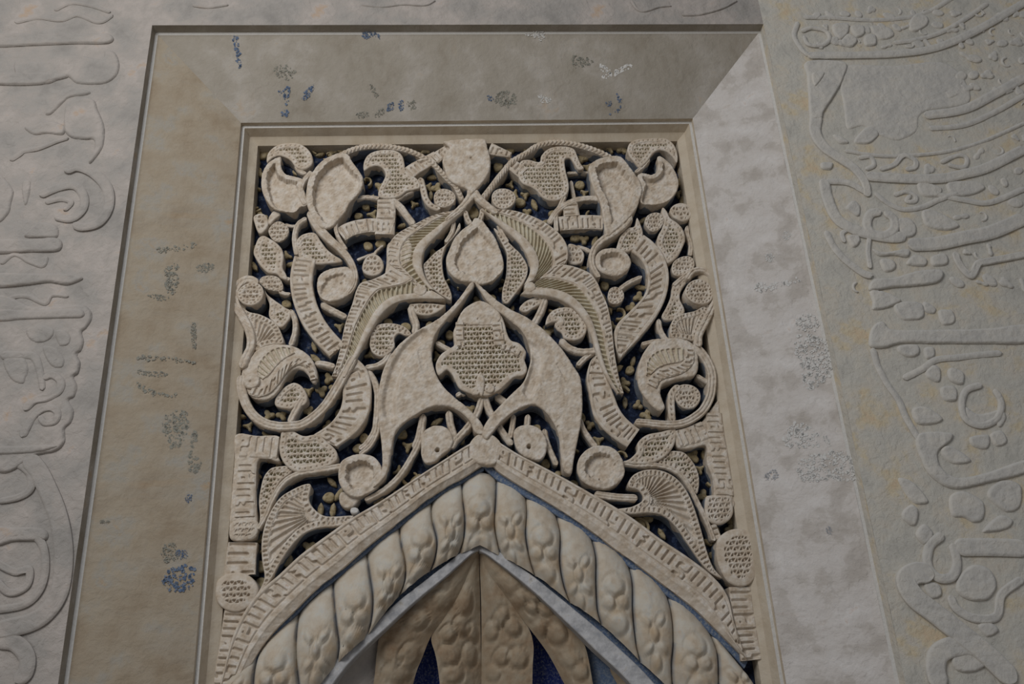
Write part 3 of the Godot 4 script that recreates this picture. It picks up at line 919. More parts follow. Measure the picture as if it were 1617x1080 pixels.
	S("stem", "j", "800,500 735,565 722,660 728,760 735,840", 12.0, 11.0, 27.5, "dotstem")
	B("lattice_leaf", "k", "600,275 650,192 720,160 830,170 900,230 952,310 982,400 982,500 960,565 900,500 860,420 780,350 700,312", 25.0, "lattice_tick", {"rim": 8.0})
	S("stem", "k", "262,272 400,290 560,290 700,320 820,390 900,500 960,620 1030,760 1090,900 1130,1010", 9.0, 7.0, 28.0)
	B("fan_leaf", "F", "818,378 840,320 910,287 1000,290 1080,330 1140,400 1185,500 1222,620 1252,730 1290,830 1340,888 1280,862 1220,802 1150,702 1080,602 1010,542 930,527 830,532 760,505 840,490 900,450 875,400", 32.0, "fan", {"pivot": "905,450", "ribs": 6.0, "rim": 10.0, "reach": 15.0, "hub": 12.0}, "large fan-ribbed leaf with a volute at its head")
	S("stem", "F", "630,420 750,437 870,442", 12.0, 11.0, 27.0, "twin")
	B("ring", "F", "533,290 545,220 600,165 670,150 740,170 785,230 797,300 770,352 700,392 620,382 560,345", 34.0, "hollow", {"rim": 12.0, "reach": 20.0, "deep": 6.0, "hole": [["660,335", 2.0, 4.0], ["757,243", 1.2, 3.0]]}, "open ring with a hollow centre beside the right arch band")
	S("stem", "F", "545,0 575,70 640,160", 9.0, 9.0, 27.0)
	B("bud", "f", "400,130 460,122 530,170 557,230 530,300 450,312 400,280", 20.0, "dots")
	S("stem", "f", "480,140 560,160 620,190", 8.0, 8.0, 18.0)
	B("rosette", "f", "780,600 800,540 860,523 920,560 932,630 890,680 820,682 785,645", 24.0, "rosette", {"rim": 6.0})
	S("stem", "f", "890,545 980,480 1100,425", 9.0, 9.0, 22.0)
	K("kufic_band", "c", "320,880 450,870 600,865 730,870", 28.0, 28.0, 28.0, {"border": 0.08, "text": 1})
	K("kufic_band", "c", "420,680 430,745 440,810", 26.0, 28.0, 28.6, {"border": 0.06, "text": 0})
	S("stem", "c", "220,880 290,770 380,700 480,655 600,638 710,645", 10.0, 10.0, 30.0, "twin")
	S("stem", "c", "370,620 330,710 290,790 295,960", 9.0, 8.0, 29.0)
	S("stem", "c", "430,480 445,560 465,650", 8.0, 7.0, 16.0)
	S("stem", "c", "390,405 480,400 590,400", 6.0, 6.0, 16.0)

func build_middle():
	B("medallion", "b", "780,110 830,95 940,85 1050,80 1170,85 1195,160 1225,270 1222,360 1190,440 1130,520 1090,560 1050,600 1010,560 950,530 880,500 815,440 792,360 770,290 800,220 840,160", 38.0, "plain", {"hole": [["1042,262", 2.0, 5.0]]}, "blank shield-shaped medallion in the middle of the top edge")
	B("plain_leaf", "b", "1010,740 1060,648 1110,740 1117,800 1080,832 1030,822", 12.0, "plain", {"mat": M.vine})
	B("bud", "e", "1080,-130 1040,-80 950,-10 880,70 840,160 805,260 820,350 870,420 960,470 1050,478 1130,500 1220,480 1290,430 1340,370 1350,300 1320,180 1270,60 1200,-40 1140,-110", 37.5, "hollow", {"open": Vector2(0.9, -0.45), "rim": 14.0, "reach": 24.0, "deep": 5.0}, "drop-shaped bud with a broken blank face")
	S("stem", "b", "985,760 1005,830 1040,890", 9.0, 9.0, 30.0, "dotstem")
	S("stem", "b", "1150,740 1140,810 1110,870", 9.0, 9.0, 30.0, "dotstem")
	S("stem", "b", "880,860 860,960 800,1060", 8.0, 8.0, 25.0)
	S("stem", "b", "1290,860 1330,960 1390,1060", 8.0, 8.0, 25.0)
	B("lattice_leaf", "f", "-300,-30 -240,10 -180,80 -110,150 -40,220 20,330 10,430 -40,520 -110,610 -170,680 -215,655 -220,560 -190,440 -180,300 -180,200 -230,100", 24.0, "lattice_tick", {"rim": 8.0})
	B("wing_leaf", "h", "1040,-480 960,-370 880,-270 800,-190 690,-110 560,-40 450,30 350,120 260,240 200,380 167,540 160,700 170,860 185,980 197,1100 200,1250 170,1380 110,1460 190,1410 250,1310 285,1130 320,960 400,860 500,790 620,720 730,692 850,702 960,762 1040,850 1080,940 1160,960 1160,890 1100,800 1000,700 900,620 800,530 730,430 690,330 670,220 680,100 720,-10 800,-110 880,-200 970,-310 1070,-440", 37.0, "plain",
		{"cut": [["590,20 450,150 350,310 290,500 262,650 275,770", 12.0, 6.5], ["560,180 590,330 640,420", 5.0, 1.6]], "reach": 6.0}, "large blank bat-wing leaf with a crescent groove")
	B("wing_leaf", "D", "40,25 130,150 240,240 320,310 365,390 380,470 360,560 330,630 270,690 190,770 120,850 80,935 110,975 150,930 200,870 260,820 330,780 400,765 460,800 510,860 550,950 565,1078 580,1160 625,1185 640,1100 660,1000 680,900 692,800 692,700 680,600 640,530 580,440 520,370 450,300 350,230 250,180 150,110 65,35", 37.0, "plain",
		{"cut": [["350,400 405,440 418,500 398,590 365,690", 11.0, 6.0], ["540,520 590,610", 2.0, 1.5], ["545,900 560,1000 570,1120", 3.0, 2.5]], "reach": 6.0}, "large blank bat-wing leaf with a chipped upper edge")
	var palm := B("palmette", "h", "1100,-300 1180,-290 1260,-240 1330,-160 1362,-80 1382,0 1420,70 1500,100 1562,180 1547,250 1572,340 1540,402 1450,422 1380,482 1300,552 1200,597 1100,592 1000,562 930,522 890,452 860,392 810,352 740,402 708,340 715,270 760,200 830,150 882,110 872,0 900,-80 930,-160 990,-240", 34.0, "lattice_plain", {"rim": 9.0, "reach": 13.0}, "trefoil palmette pierced all over with small triangles")
	B("palmette_crown", "h", "1100,-300 1180,-290 1260,-240 1325,-165 1300,-100 1220,-70 1120,-70 1020,-75 960,-100 935,-165 990,-240", 35.0, "plain", {"parent": palm, "base": 28.0, "hole": [["1105,-130", 1.6, 4.0]]})
	K("kufic_band", "h", "1285,-100 1300,0 1310,115", 17.0, 18.0, 36.5, {"parent": palm, "border": 0.06, "text": 1, "base": 28.0})
	K("kufic_band", "h", "935,-100 935,20 945,120", 14.0, 13.0, 36.5, {"parent": palm, "border": 0.06, "text": 0, "base": 28.0})
	K("kufic_band", "h", "1330,130 1420,150 1510,200", 10.0, 12.0, 36.5, {"parent": palm, "border": 0.06, "text": 1, "base": 28.0})
	B("leaf_tip", "h", "1130,368 1168,430 1167,520 1150,595 1120,580 1088,510 1090,440", 37.0, "plain", {"parent": palm, "base": 28.0})
	disc("leaf_tip", "h", "1218,527", 46.0, 37.0, "plain", {"parent": palm, "base": 28.0, "hole": [["1195,535", 1.6, 4.0]]})
	disc("leaf_tip", "h", "1085,552", 42.0, 36.6, "plain", {"parent": palm, "base": 28.0, "hole": [["1112,550", 1.6, 4.0]]})
	S("stem", "h", "1150,590 1120,700 1080,790 1000,900 900,1010 850,1090", 11.0, 11.0, 27.0)
	S("stem", "h", "1170,590 1210,720 1290,860 1370,980 1430,1060", 11.0, 11.0, 26.0)
	S("stem", "h", "710,90 800,140 880,180", 10.0, 9.0, 24.0)
	S("stem", "h", "900,600 950,570 990,590", 9.0, 9.0, 18.0)
	S("stem", "h", "1270,590 1330,630 1400,680", 13.0, 12.0, 18.0)
	S("stem", "h", "830,740 845,850 875,950 900,1030", 12.0, 10.0, 27.0)
	S("stem", "h", "590,770 570,880 540,1000 500,1090", 12.0, 11.0, 25.0)
	B("leaf_disc", "E", "1212,160 1215,110 1235,65 1285,40 1340,45 1380,80 1392,130 1372,172 1330,202 1290,242 1240,252 1215,210", 30.0, "plain", {"hole": [["1303,178", 3.6, 12.0]]}, "blank round leaf with one drilled eye")
	B("leaf_disc", "F", "182,120 180,80 200,50 250,35 305,45 345,80 365,130 360,192 330,232 280,227 230,205 195,165", 30.0, "plain", {"hole": [["265,158", 3.6, 12.0]]}, "blank round leaf with one drilled eye")
	S("stem", "F", "180,-20 172,50 160,110", 9.0, 9.0, 25.0)
	S("stem", "F", "260,-20 258,10 255,45", 10.0, 10.0, 26.0)
	S("stem", "F", "350,60 368,140 420,260", 10.0, 9.0, 22.0)

# the small vine between the stems, on the blue ground
func build_vines():
	var z := ZG
	var L := wall(Vector2(372, 195), z)
	var corners := [wall(Vector2(310, 1010), z), wall(Vector2(1235, 1010), z), wall(Vector2(1110, 195), z)]
	var ground := PackedVector2Array([Vector2(corners[0].x, corners[0].y - 150), Vector2(corners[1].x, corners[1].y - 150), Vector2(corners[1].x, L.y + 20), Vector2(corners[0].x, L.y + 20)])
	# it ends behind the twisted roll
	var line := smooth(on("p", "200,1300 360,1110 470,1020 575,930 680,845 757,795 835,835 940,920 1055,1030 1135,1100 1290,1300", ZG), false, 6.0)
	part("ground", ground_sheet(ground, line), M.blue, panel, "blue painted ground behind the carving")
	# four kinds of leaf
	var shapes := []
	for kind in 4:
		var pts := PackedVector2Array()
		for k in 36:
			var a := TAU * k / 36
			var r := 9.0
			match kind:
				0: r = 5.0 + 6.0 * pow(absf(cos(a * 1.5)), 1.4)
				1: r = 4.6 + 9.0 * pow(absf(cos(a * 0.5)), 5.0)
				2: r = 11.0 * (1.0 - 0.62 * pow(absf(sin(a)), 0.7))
				3: r = 4.4 + 5.5 * maxf(0.0, cos(a * 3.0))
			pts.append(Vector2(cos(a), sin(a)) * r)
		var keep := cover
		cover = PackedByteArray()
		var m := blob(smooth(pts, true, 2.0), 6.5, -2.0, "plain", {"cell": 1.5, "holes": [[Vector2(2.6, 2.2), 1.3, 4.0], [Vector2(2.6, -2.4), 1.3, 4.0]]})
		cover = keep
		m.surface_set_material(0, M.vine)
		shapes.append(m)
	var curls := []
	for kind in 3:
		var pts := PackedVector2Array()
		for k in 12:
			var a := k * (0.30 + 0.07 * kind)
			pts.append(Vector2(cos(a), sin(a)) * (13.0 - k * 0.55 * kind) - Vector2(13, 0))
		var r := rails(pts, 4.5, 3.0)
		var keep := cover
		cover = PackedByteArray()
		var m := ribbon(r[0], r[1], 9.0, -2.0, "stem", {"cell": 1.8})
		cover = keep
		m.surface_set_material(0, M.vine)
		curls.append(m)
	var rng := RandomNumberGenerator.new()
	rng.seed = 77
	var top_y := L.y - 12.0
	var n_leaf := 0
	var apex := wall(Vector2(768, 720), z)
	var foot := wall(Vector2(400, 985), z)
	var slope := (apex.y - foot.y) / (apex.x - foot.x)
	var y := foot.y + 10.0
	var row := 0
	while y < top_y:
		var x: float = corners[0].x + 20.0 + (row & 1) * 10.0
		while x < corners[1].x - 10.0:
			var p := Vector2(x, y) + Vector2(rng.randf_range(-4, 4), rng.randf_range(-4, 4))
			var turn := rng.randf() * TAU
			var kind := rng.randi() & 3
			var size := rng.randf_range(0.8, 1.15)
			var pick := rng.randf()
			x += 21.0
			if p.y < apex.y - absf(p.x - apex.x) * slope * 0.96 + 8.0:
				continue
			# the view comes from below, so what stands free on the ground shows a little higher
			var free := 0
			for dx in [-1, 0, 1]:
				for dy in [-2, -1, 0, 1]:
					var q := (p - cover_at) / COVER_C
					var qi: int = int(q.x) + dx
					var qj: int = int(q.y) + dy
					if qi >= 0 and qj >= 0 and qi < COVER_N and qj < COVER_N and cover[qj * COVER_N + qi] == 0:
						free += 1
			if free < 6 or pick < 0.12:
				continue
			var o := MeshInstance3D.new()
			if n_leaf < 290 and pick < 0.86:
				o.name = "vine_leaf"
				o.mesh = shapes[kind]
				n_leaf += 1
			else:
				o.name = "vine_curl"
				o.mesh = curls[kind % 3]
			o.transform = Transform3D(Basis(Vector3(0, 0, 1), turn).scaled(Vector3(size, size, 1.0)), Vector3(0, 0, 0))
			o.transform.origin = Vector3(p.x * U, p.y * U, 0.0)
			panel.add_child(o, true)
		y += 19.0
		row += 1
	cover = PackedByteArray()

# an uneven flat sheet over a four-cornered outline; depth(p) in units
func sheet(q: PackedVector2Array, depth: Callable, cell: float, zoff: float) -> ArrayMesh:
	var nx := maxi(1, int(maxf(q[0].distance_to(q[1]), q[2].distance_to(q[3])) / cell))
	var ny := maxi(1, int(maxf(q[0].distance_to(q[3]), q[1].distance_to(q[2])) / cell))
	var v := PackedVector3Array()
	var col := PackedColorArray()
	var ix := PackedInt32Array()
	for j in ny + 1:
		for i in nx + 1:
			var p := q[0].lerp(q[1], float(i) / nx).lerp(q[3].lerp(q[2], float(i) / nx), float(j) / ny)
			v.append(Vector3(p.x * U, p.y * U, zoff + depth.call(p) * U))
			col.append(Color.WHITE)
	for j in ny:
		for i in nx:
			var k := j * (nx + 1) + i
			ix.append_array([k, k + nx + 2, k + 1, k, k + nx + 1, k + nx + 2])
	return commit(v, face_normals(v, ix), col, ix)

# the ground as cells above a line, whose lower edge follows it
func ground_sheet(q: PackedVector2Array, line: PackedVector2Array) -> ArrayMesh:
	var v := PackedVector3Array()
	var col := PackedColorArray()
	var ix := PackedInt32Array()
	var nx := 120
	var ny := 90
	for i in nx + 1:
		var x := lerpf(q[0].x, q[1].x, float(i) / nx)
		var low := q[0].y
		for k in line.size() - 1:
			if x >= line[k].x and x <= line[k + 1].x:
				low = lerpf(line[k].y, line[k + 1].y, (x - line[k].x) / maxf(1e-6, line[k + 1].x - line[k].x))
		for j in ny + 1:
			var y := lerpf(low, q[2].y, float(j) / ny)
			v.append(Vector3(x * U, y * U, ZG + (-1.5 + 1.5 * rough.get_noise_2d(x, y)) * U))
			col.append(Color.WHITE)
	for i in nx:
		for j in ny:
			var k := i * (ny + 1) + j
			ix.append_array([k, k + 1, k + ny + 2, k, k + ny + 2, k + ny + 1])
	return commit(v, face_normals(v, ix), col, ix)

# ---------------------------------------------------------------- the setting

var frame := []          # nested rectangles of the frame: xl, xr, yt (metres), z

func facet(a: Vector3, b: Vector3, c: Vector3, d: Vector3, cell: float, amp: float) -> ArrayMesh:
	# a-b is one long edge, d-c the other; wrinkled a little along the normal, not at its borders
	var nx := maxi(1, int(a.distance_to(b) / cell))
	var ny := maxi(1, int(a.distance_to(d) / cell))
	var nn := (d - a).cross(b - a).normalized()
	var v := PackedVector3Array()
	var col := PackedColorArray()
	var ix := PackedInt32Array()
	for j in ny + 1:
		for i in nx + 1:
			var p := a.lerp(b, float(i) / nx).lerp(d.lerp(c, float(i) / nx), float(j) / ny)
			var e := minf(1.0, minf(j, ny - j) / 2.0)
			v.append(p + nn * amp * e * (rough.get_noise_3dv(p * 110.0) + 1.6 * rough.get_noise_3dv(p * 30.0)))
			col.append(Color.WHITE)
	for j in ny:
		for i in nx:
			var k := j * (nx + 1) + i
			ix.append_array([k, k + nx + 2, k + 1, k, k + nx + 1, k + nx + 2])
	return commit(v, face_normals(v, ix), col, ix)

func side(k: int, which: int, cell: float, amp: float) -> ArrayMesh:
	var o: Array = frame[k]
	var i: Array = frame[k + 1]
	match which:
		0:   # left
			return facet(Vector3(o[0], 0, o[3]), Vector3(i[0], 0, i[3]), Vector3(i[0], i[2], i[3]), Vector3(o[0], o[2], o[3]), cell, amp)
		1:   # top
			return facet(Vector3(i[0], i[2], i[3]), Vector3(i[1], i[2], i[3]), Vector3(o[1], o[2], o[3]), Vector3(o[0], o[2], o[3]), cell, amp)
	return facet(Vector3(i[1], 0, i[3]), Vector3(o[1], 0, o[3]), Vector3(o[1], o[2], o[3]), Vector3(i[1], i[2], i[3]), cell, amp)

func joined(meshes: Array) -> ArrayMesh:
	var st := SurfaceTool.new()
	for m in meshes:
		st.append_from(m, 0, Transform3D.IDENTITY)
	return st.commit()

func walled(x0: float, x1: float, y0: float, y1: float) -> ArrayMesh:
	var front := facet(Vector3(x0, y0, 0), Vector3(x1, y0, 0), Vector3(x1, y1, 0), Vector3(x0, y1, 0), 0.02, 0.0016)
	var st := SurfaceTool.new()
	st.append_from(front, 0, Transform3D.IDENTITY)
	var b := BoxMesh.new()
	b.size = Vector3(x1 - x0 - 0.008, y1 - y0 - 0.008, 0.55)
	st.append_from(b, 0, Transform3D(Basis.IDENTITY, Vector3((x0 + x1) * 0.5, (y0 + y1) * 0.5, -0.28)))
	return st.commit()

func build_setting():
	var tl := wall(Vector2(243, 40), 0.0) * U
	var tr := wall(Vector2(1200, 38), 0.0) * U
	var bl := wall(Vector2(95, 1030), 0.0) * U
	var br := wall(Vector2(1427, 1030), 0.0) * U
	var il := wall(Vector2(378, 194), ZI) * U
	var ir := wall(Vector2(1097, 187), ZI) * U
	var jl := wall(Vector2(314, 1000), ZI) * U
	var jr := wall(Vector2(1224, 1000), ZI) * U
	var xl := (tl.x + bl.x) * 0.5
	var xr := (tr.x + br.x) * 0.5
	var yt := (tl.y + tr.y) * 0.5
	var xli := (il.x + jl.x) * 0.5
	var xri := (ir.x + jr.x) * 0.5
	var yti := (il.y + ir.y) * 0.5
	frame = [[xl, xr, yt, 0.0], [xl, xr, yt, -0.045], [xl + 0.012, xr - 0.012, yt - 0.012, -0.047], [xli, xri, yti, ZI]]
	for q in [[0.0, -0.022], [0.012, -0.022], [0.026, -0.066], [0.058, -0.088]]:
		frame.append([xli + q[0], xri - q[0], yti - q[0], ZI + q[1]])
	frame.append([xli + 0.058, xri - 0.058, yti - 0.058, ZG - 0.01])
	var top := yt + 1.6
	struct("wall_left", walled(xl - 1.6, xl, 0.0, top), M.wall_left, "old grey plaster wall left of the splayed frame, carrying a worn relief inscription", "wall")
	struct("wall_right", walled(xr, xr + 1.6, 0.0, top), M.wall_right, "grey and ochre plaster wall right of the splayed frame, carrying curving relief letters", "wall")
	struct("wall_top", walled(xl, xr, yt, top), M.wall_left, "plain strip of plaster wall above the frame", "wall")
	var back := BoxMesh.new()
	back.size = Vector3(xr - xl + 0.4, top, 0.2)
	var wb := struct("wall_back", back, M.wall_left, "masonry closing the niche behind the carving", "wall")
	wb.position = Vector3((xl + xr) * 0.5, top * 0.5, -0.95)
	var fl := BoxMesh.new()
	fl.size = Vector3(9, 0.2, 8)
	struct("floor", fl, M.floor, "plain stone floor in front of the mihrab wall", "floor").position = Vector3(0, -0.1, 3.6)
	var where := ["left", "top", "right"]
	for w in 3:
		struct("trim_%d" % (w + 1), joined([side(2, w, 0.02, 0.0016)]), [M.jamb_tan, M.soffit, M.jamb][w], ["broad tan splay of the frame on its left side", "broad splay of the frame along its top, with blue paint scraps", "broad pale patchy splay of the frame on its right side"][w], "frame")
	for w in 3:
		var arris := struct("trim_%d" % (w + 4), joined([side(0, w, 0.05, 0.0)]), [M.soffit, M.soffit, M.wall_right][w], "narrow sharp arris round the outer edge of the frame, %s side" % where[w], "moulding")
		part("fillet", joined([side(1, w, 0.05, 0.0)]), M.white, arris, "thin whitened strip")
	for w in 3:
		struct("trim_%d" % (w + 7), joined([side(3, w, 0.05, 0.0), side(5, w, 0.05, 0.0), side(6, w, 0.05, 0.0), side(7, w, 0.05, 0.0)]), M.mould, "stepped inner moulding round the carved panel, %s side" % where[w], "moulding")
		part("fillet", joined([side(4, w, 0.05, 0.0)]), M.white, get_node("trim_%d" % (w + 7)), "thin pale fillet")
	build_paint()

# A patch of paint or loss on one side of the splay (0 left, 1 top, 2 right), ragged at its edge
func patch(called: String, which: int, tile: String, s: String, mat: Material, ragged := 2.2):
	var o: Array = frame[2]
	var i: Array = frame[3]
	var at := Vector3(o[0] if which < 2 else o[1], o[2], o[3])
	var n: Vector3
	match which:
		0: n = Vector3(0, 1, 0).cross(Vector3(i[0] - o[0], 0, i[3] - o[3]))
		1: n = Vector3(1, 0, 0).cross(Vector3(0, i[2] - o[2], i[3] - o[3]))
		2: n = Vector3(0, 1, 0).cross(Vector3(i[1] - o[1], 0, i[3] - o[3]))
	n = n.normalized()
	if n.z < 0.0:
		n = -n
	# what is left of a coat: small ragged flakes
	var px := smooth(tp(tile, s), true, 3.0)
	var lo := px[0]
	var hi := px[0]
	for p in px:
		lo = lo.min(p)
		hi = hi.max(p)
	var rng := RandomNumberGenerator.new()
	rng.seed = hash(s)
	var v := PackedVector3Array()
	var nn := PackedVector3Array()
	var col := PackedColorArray()
	var ix := PackedInt32Array()
	var step := clampf(sqrt((hi.x - lo.x) * (hi.y - lo.y)) / 14.0, 1.1, 3.0)
	var y := lo.y
	while y <= hi.y:
		var x := lo.x
		while x <= hi.x:
			var c := Vector2(x, y) + Vector2(rng.randf_range(-1, 1), rng.randf_range(-1, 1)) * step * 1.1
			var r := step * (0.35 + 1.0 * pow(rng.randf(), 2.0))
			var keep := rough.get_noise_2d(c.x * 6.0 / step, c.y * 6.0 / step + 40.0) > -0.12
			x += step
			if not keep or not Geometry2D.is_point_in_polygon(c, px):
				continue
			var k := v.size()
			var sides := 6
			for q in sides + 1:
				var a := TAU * q / sides
				var p := c if q == sides else c + Vector2(cos(a), sin(a)) * r * rng.randf_range(0.55, 1.2)
				var ry := ray(p)
				var d := (at - CAM).dot(n) / ry.dot(n)
				v.append(CAM + ry * d + n * 0.0024)
				nn.append(n)
				col.append(Color.WHITE)
			for q in sides:
				ix.append_array([k + sides, k + q, k + (q + 1) % sides])
		y += step
	if v.is_empty():
		return
	for q in range(0, ix.size(), 3):
		var f := (v[ix[q + 2]] - v[ix[q]]).cross(v[ix[q + 1]] - v[ix[q]])
		if f.dot(n) < 0.0:
			var h := ix[q + 1]
			ix[q + 1] = ix[q + 2]
			ix[q + 2] = h
	part(called, commit(v, nn, col, ix), mat, get_node("trim_%d" % (which + 1))).set_meta("kind", "stuff")

func build_paint():
	for s in ["443,180 465,175 470,210 482,260 480,320 465,325 452,260", "680,430 712,410 708,460 700,520 705,545 680,555 665,545 690,515 685,470", "655,430 672,430 668,455", "765,465 790,425 825,402 822,430 795,465 780,475", "1050,160 1090,148 1130,160 1140,190 1110,175 1060,185", "1170,500 1200,485 1200,520 1172,525", "1225,480 1248,480 1248,520 1230,522"]:
		patch("paint_scrap", 1, "S", s, M.paint)
	for s in ["1020,545 1050,530 1080,530 1085,548 1050,560", "1085,405 1105,405 1130,450 1120,470", "1110,545 1150,510 1160,530 1130,555", "1265,485 1300,475 1310,510 1285,520", "640,320 700,310 740,340 700,380 650,360"]:
		patch("paint_scrap", 1, "S", s, M.paint_grey)
	for s in ["180,126 360,120 640,122 640,134 420,136 200,138"]:
		patch("paint_scrap", 1, "T", s, M.paint)
	for s in ["700,445 722,470 715,520 690,540 660,545 700,520 706,480", "85,450 110,455 118,475 95,478", "650,485 675,480 672,505 652,505"]:
		patch("paint_scrap", 1, "T", s, M.paint)
	for s in ["120,470 160,430 215,440 228,480 190,510 150,500", "490,270 530,265 590,285 570,310 500,325"]:
		patch("plaster_scar", 1, "T", s, M.paint_grey)
	for s in ["620,300 680,330 750,300 770,320 700,355 640,370", "330,450 390,465 370,490 340,480", "260,160 360,150 350,200 320,180"]:
		patch("plaster_scar", 1, "T", s, M.white)
	for s in ["670,88 760,78 845,58 840,80 760,98 680,108", "835,165 880,150 920,165 890,190 845,185", "815,415 832,410 836,500 820,515", "590,545 700,550 820,565 820,578 700,568 590,558", "585,605 640,612 710,615 700,632 630,630 588,622", "578,655 620,675 690,705 760,710 740,720 660,718 600,690"]:
		patch("paint_scrap", 0, "v", s, M.paint_grey)
	for s in ["630,285 680,285 720,295 690,310 650,300", "690,830 730,780 800,790 790,900 740,940 710,900", "700,180 760,150 750,270 715,280"]:
		patch("plaster_scar", 0, "v", s, M.paint_grey, 5.0)
	for s in ["690,620 760,575 830,590 810,680 720,680", "750,515 790,510 800,540 760,545", "790,280 820,270 815,300 795,305"]:
		patch("paint_scrap", 0, "w", s, M.paint)
	for s in ["810,0 840,20 830,100 865,130 820,190 800,130 815,60", "690,500 740,480 760,540 700,560", "420,380 470,385 460,395 425,392"]:
		patch("paint_scrap", 0, "w", s, M.paint_grey)
	for s in ["0,240 90,235 180,210 200,225 120,250 20,275", "50,115 80,110 85,140 60,150", "130,15 160,20 150,50 125,48"]:
		patch("plaster_scar", 2, "y", s, M.white)
	for s in ["45,190 95,165 100,200 60,215", "310,410 330,415 335,440 315,445"]:
		patch("paint_scrap", 2, "z", s, M.rib)
	for s in ["292,30 310,20 332,50 325,68 305,55"]:
		patch("plaster_scar", 2, "z", s, M.white, 0.6)
	for s in ["180,380 240,365 280,400 260,440 190,430", "140,850 200,830 280,880 270,930 180,945 130,910", "190,1000 280,960 400,960 460,1060 300,1080 200,1070", "180,470 300,465 330,560 320,640 230,690 200,600"]:
		patch("plaster_scar", 2, "y", s, M.white, 4.0)

# ---------------------------------------------------------------- relief inscriptions on the wall

func low(parent: Node3D, called: String, tile: String, s: String, h := 4.5, soft := 3.5):
	B(called, tile, s, h, "low", {"z": 0.0, "base": -2.0, "cell": 2.0, "soft": soft, "reach": 8.0, "mat": parent.get_meta("mat"), "parent": parent})

func stroke(parent: Node3D, called: String, tile: String, s: String, w: float, h := 4.5, taper := 1.0):
	S(called, tile, s, w, w * taper, h, "plainstem", {"z": 0.0, "base": -2.0, "cell": 2.2, "mat": parent.get_meta("mat"), "parent": parent})

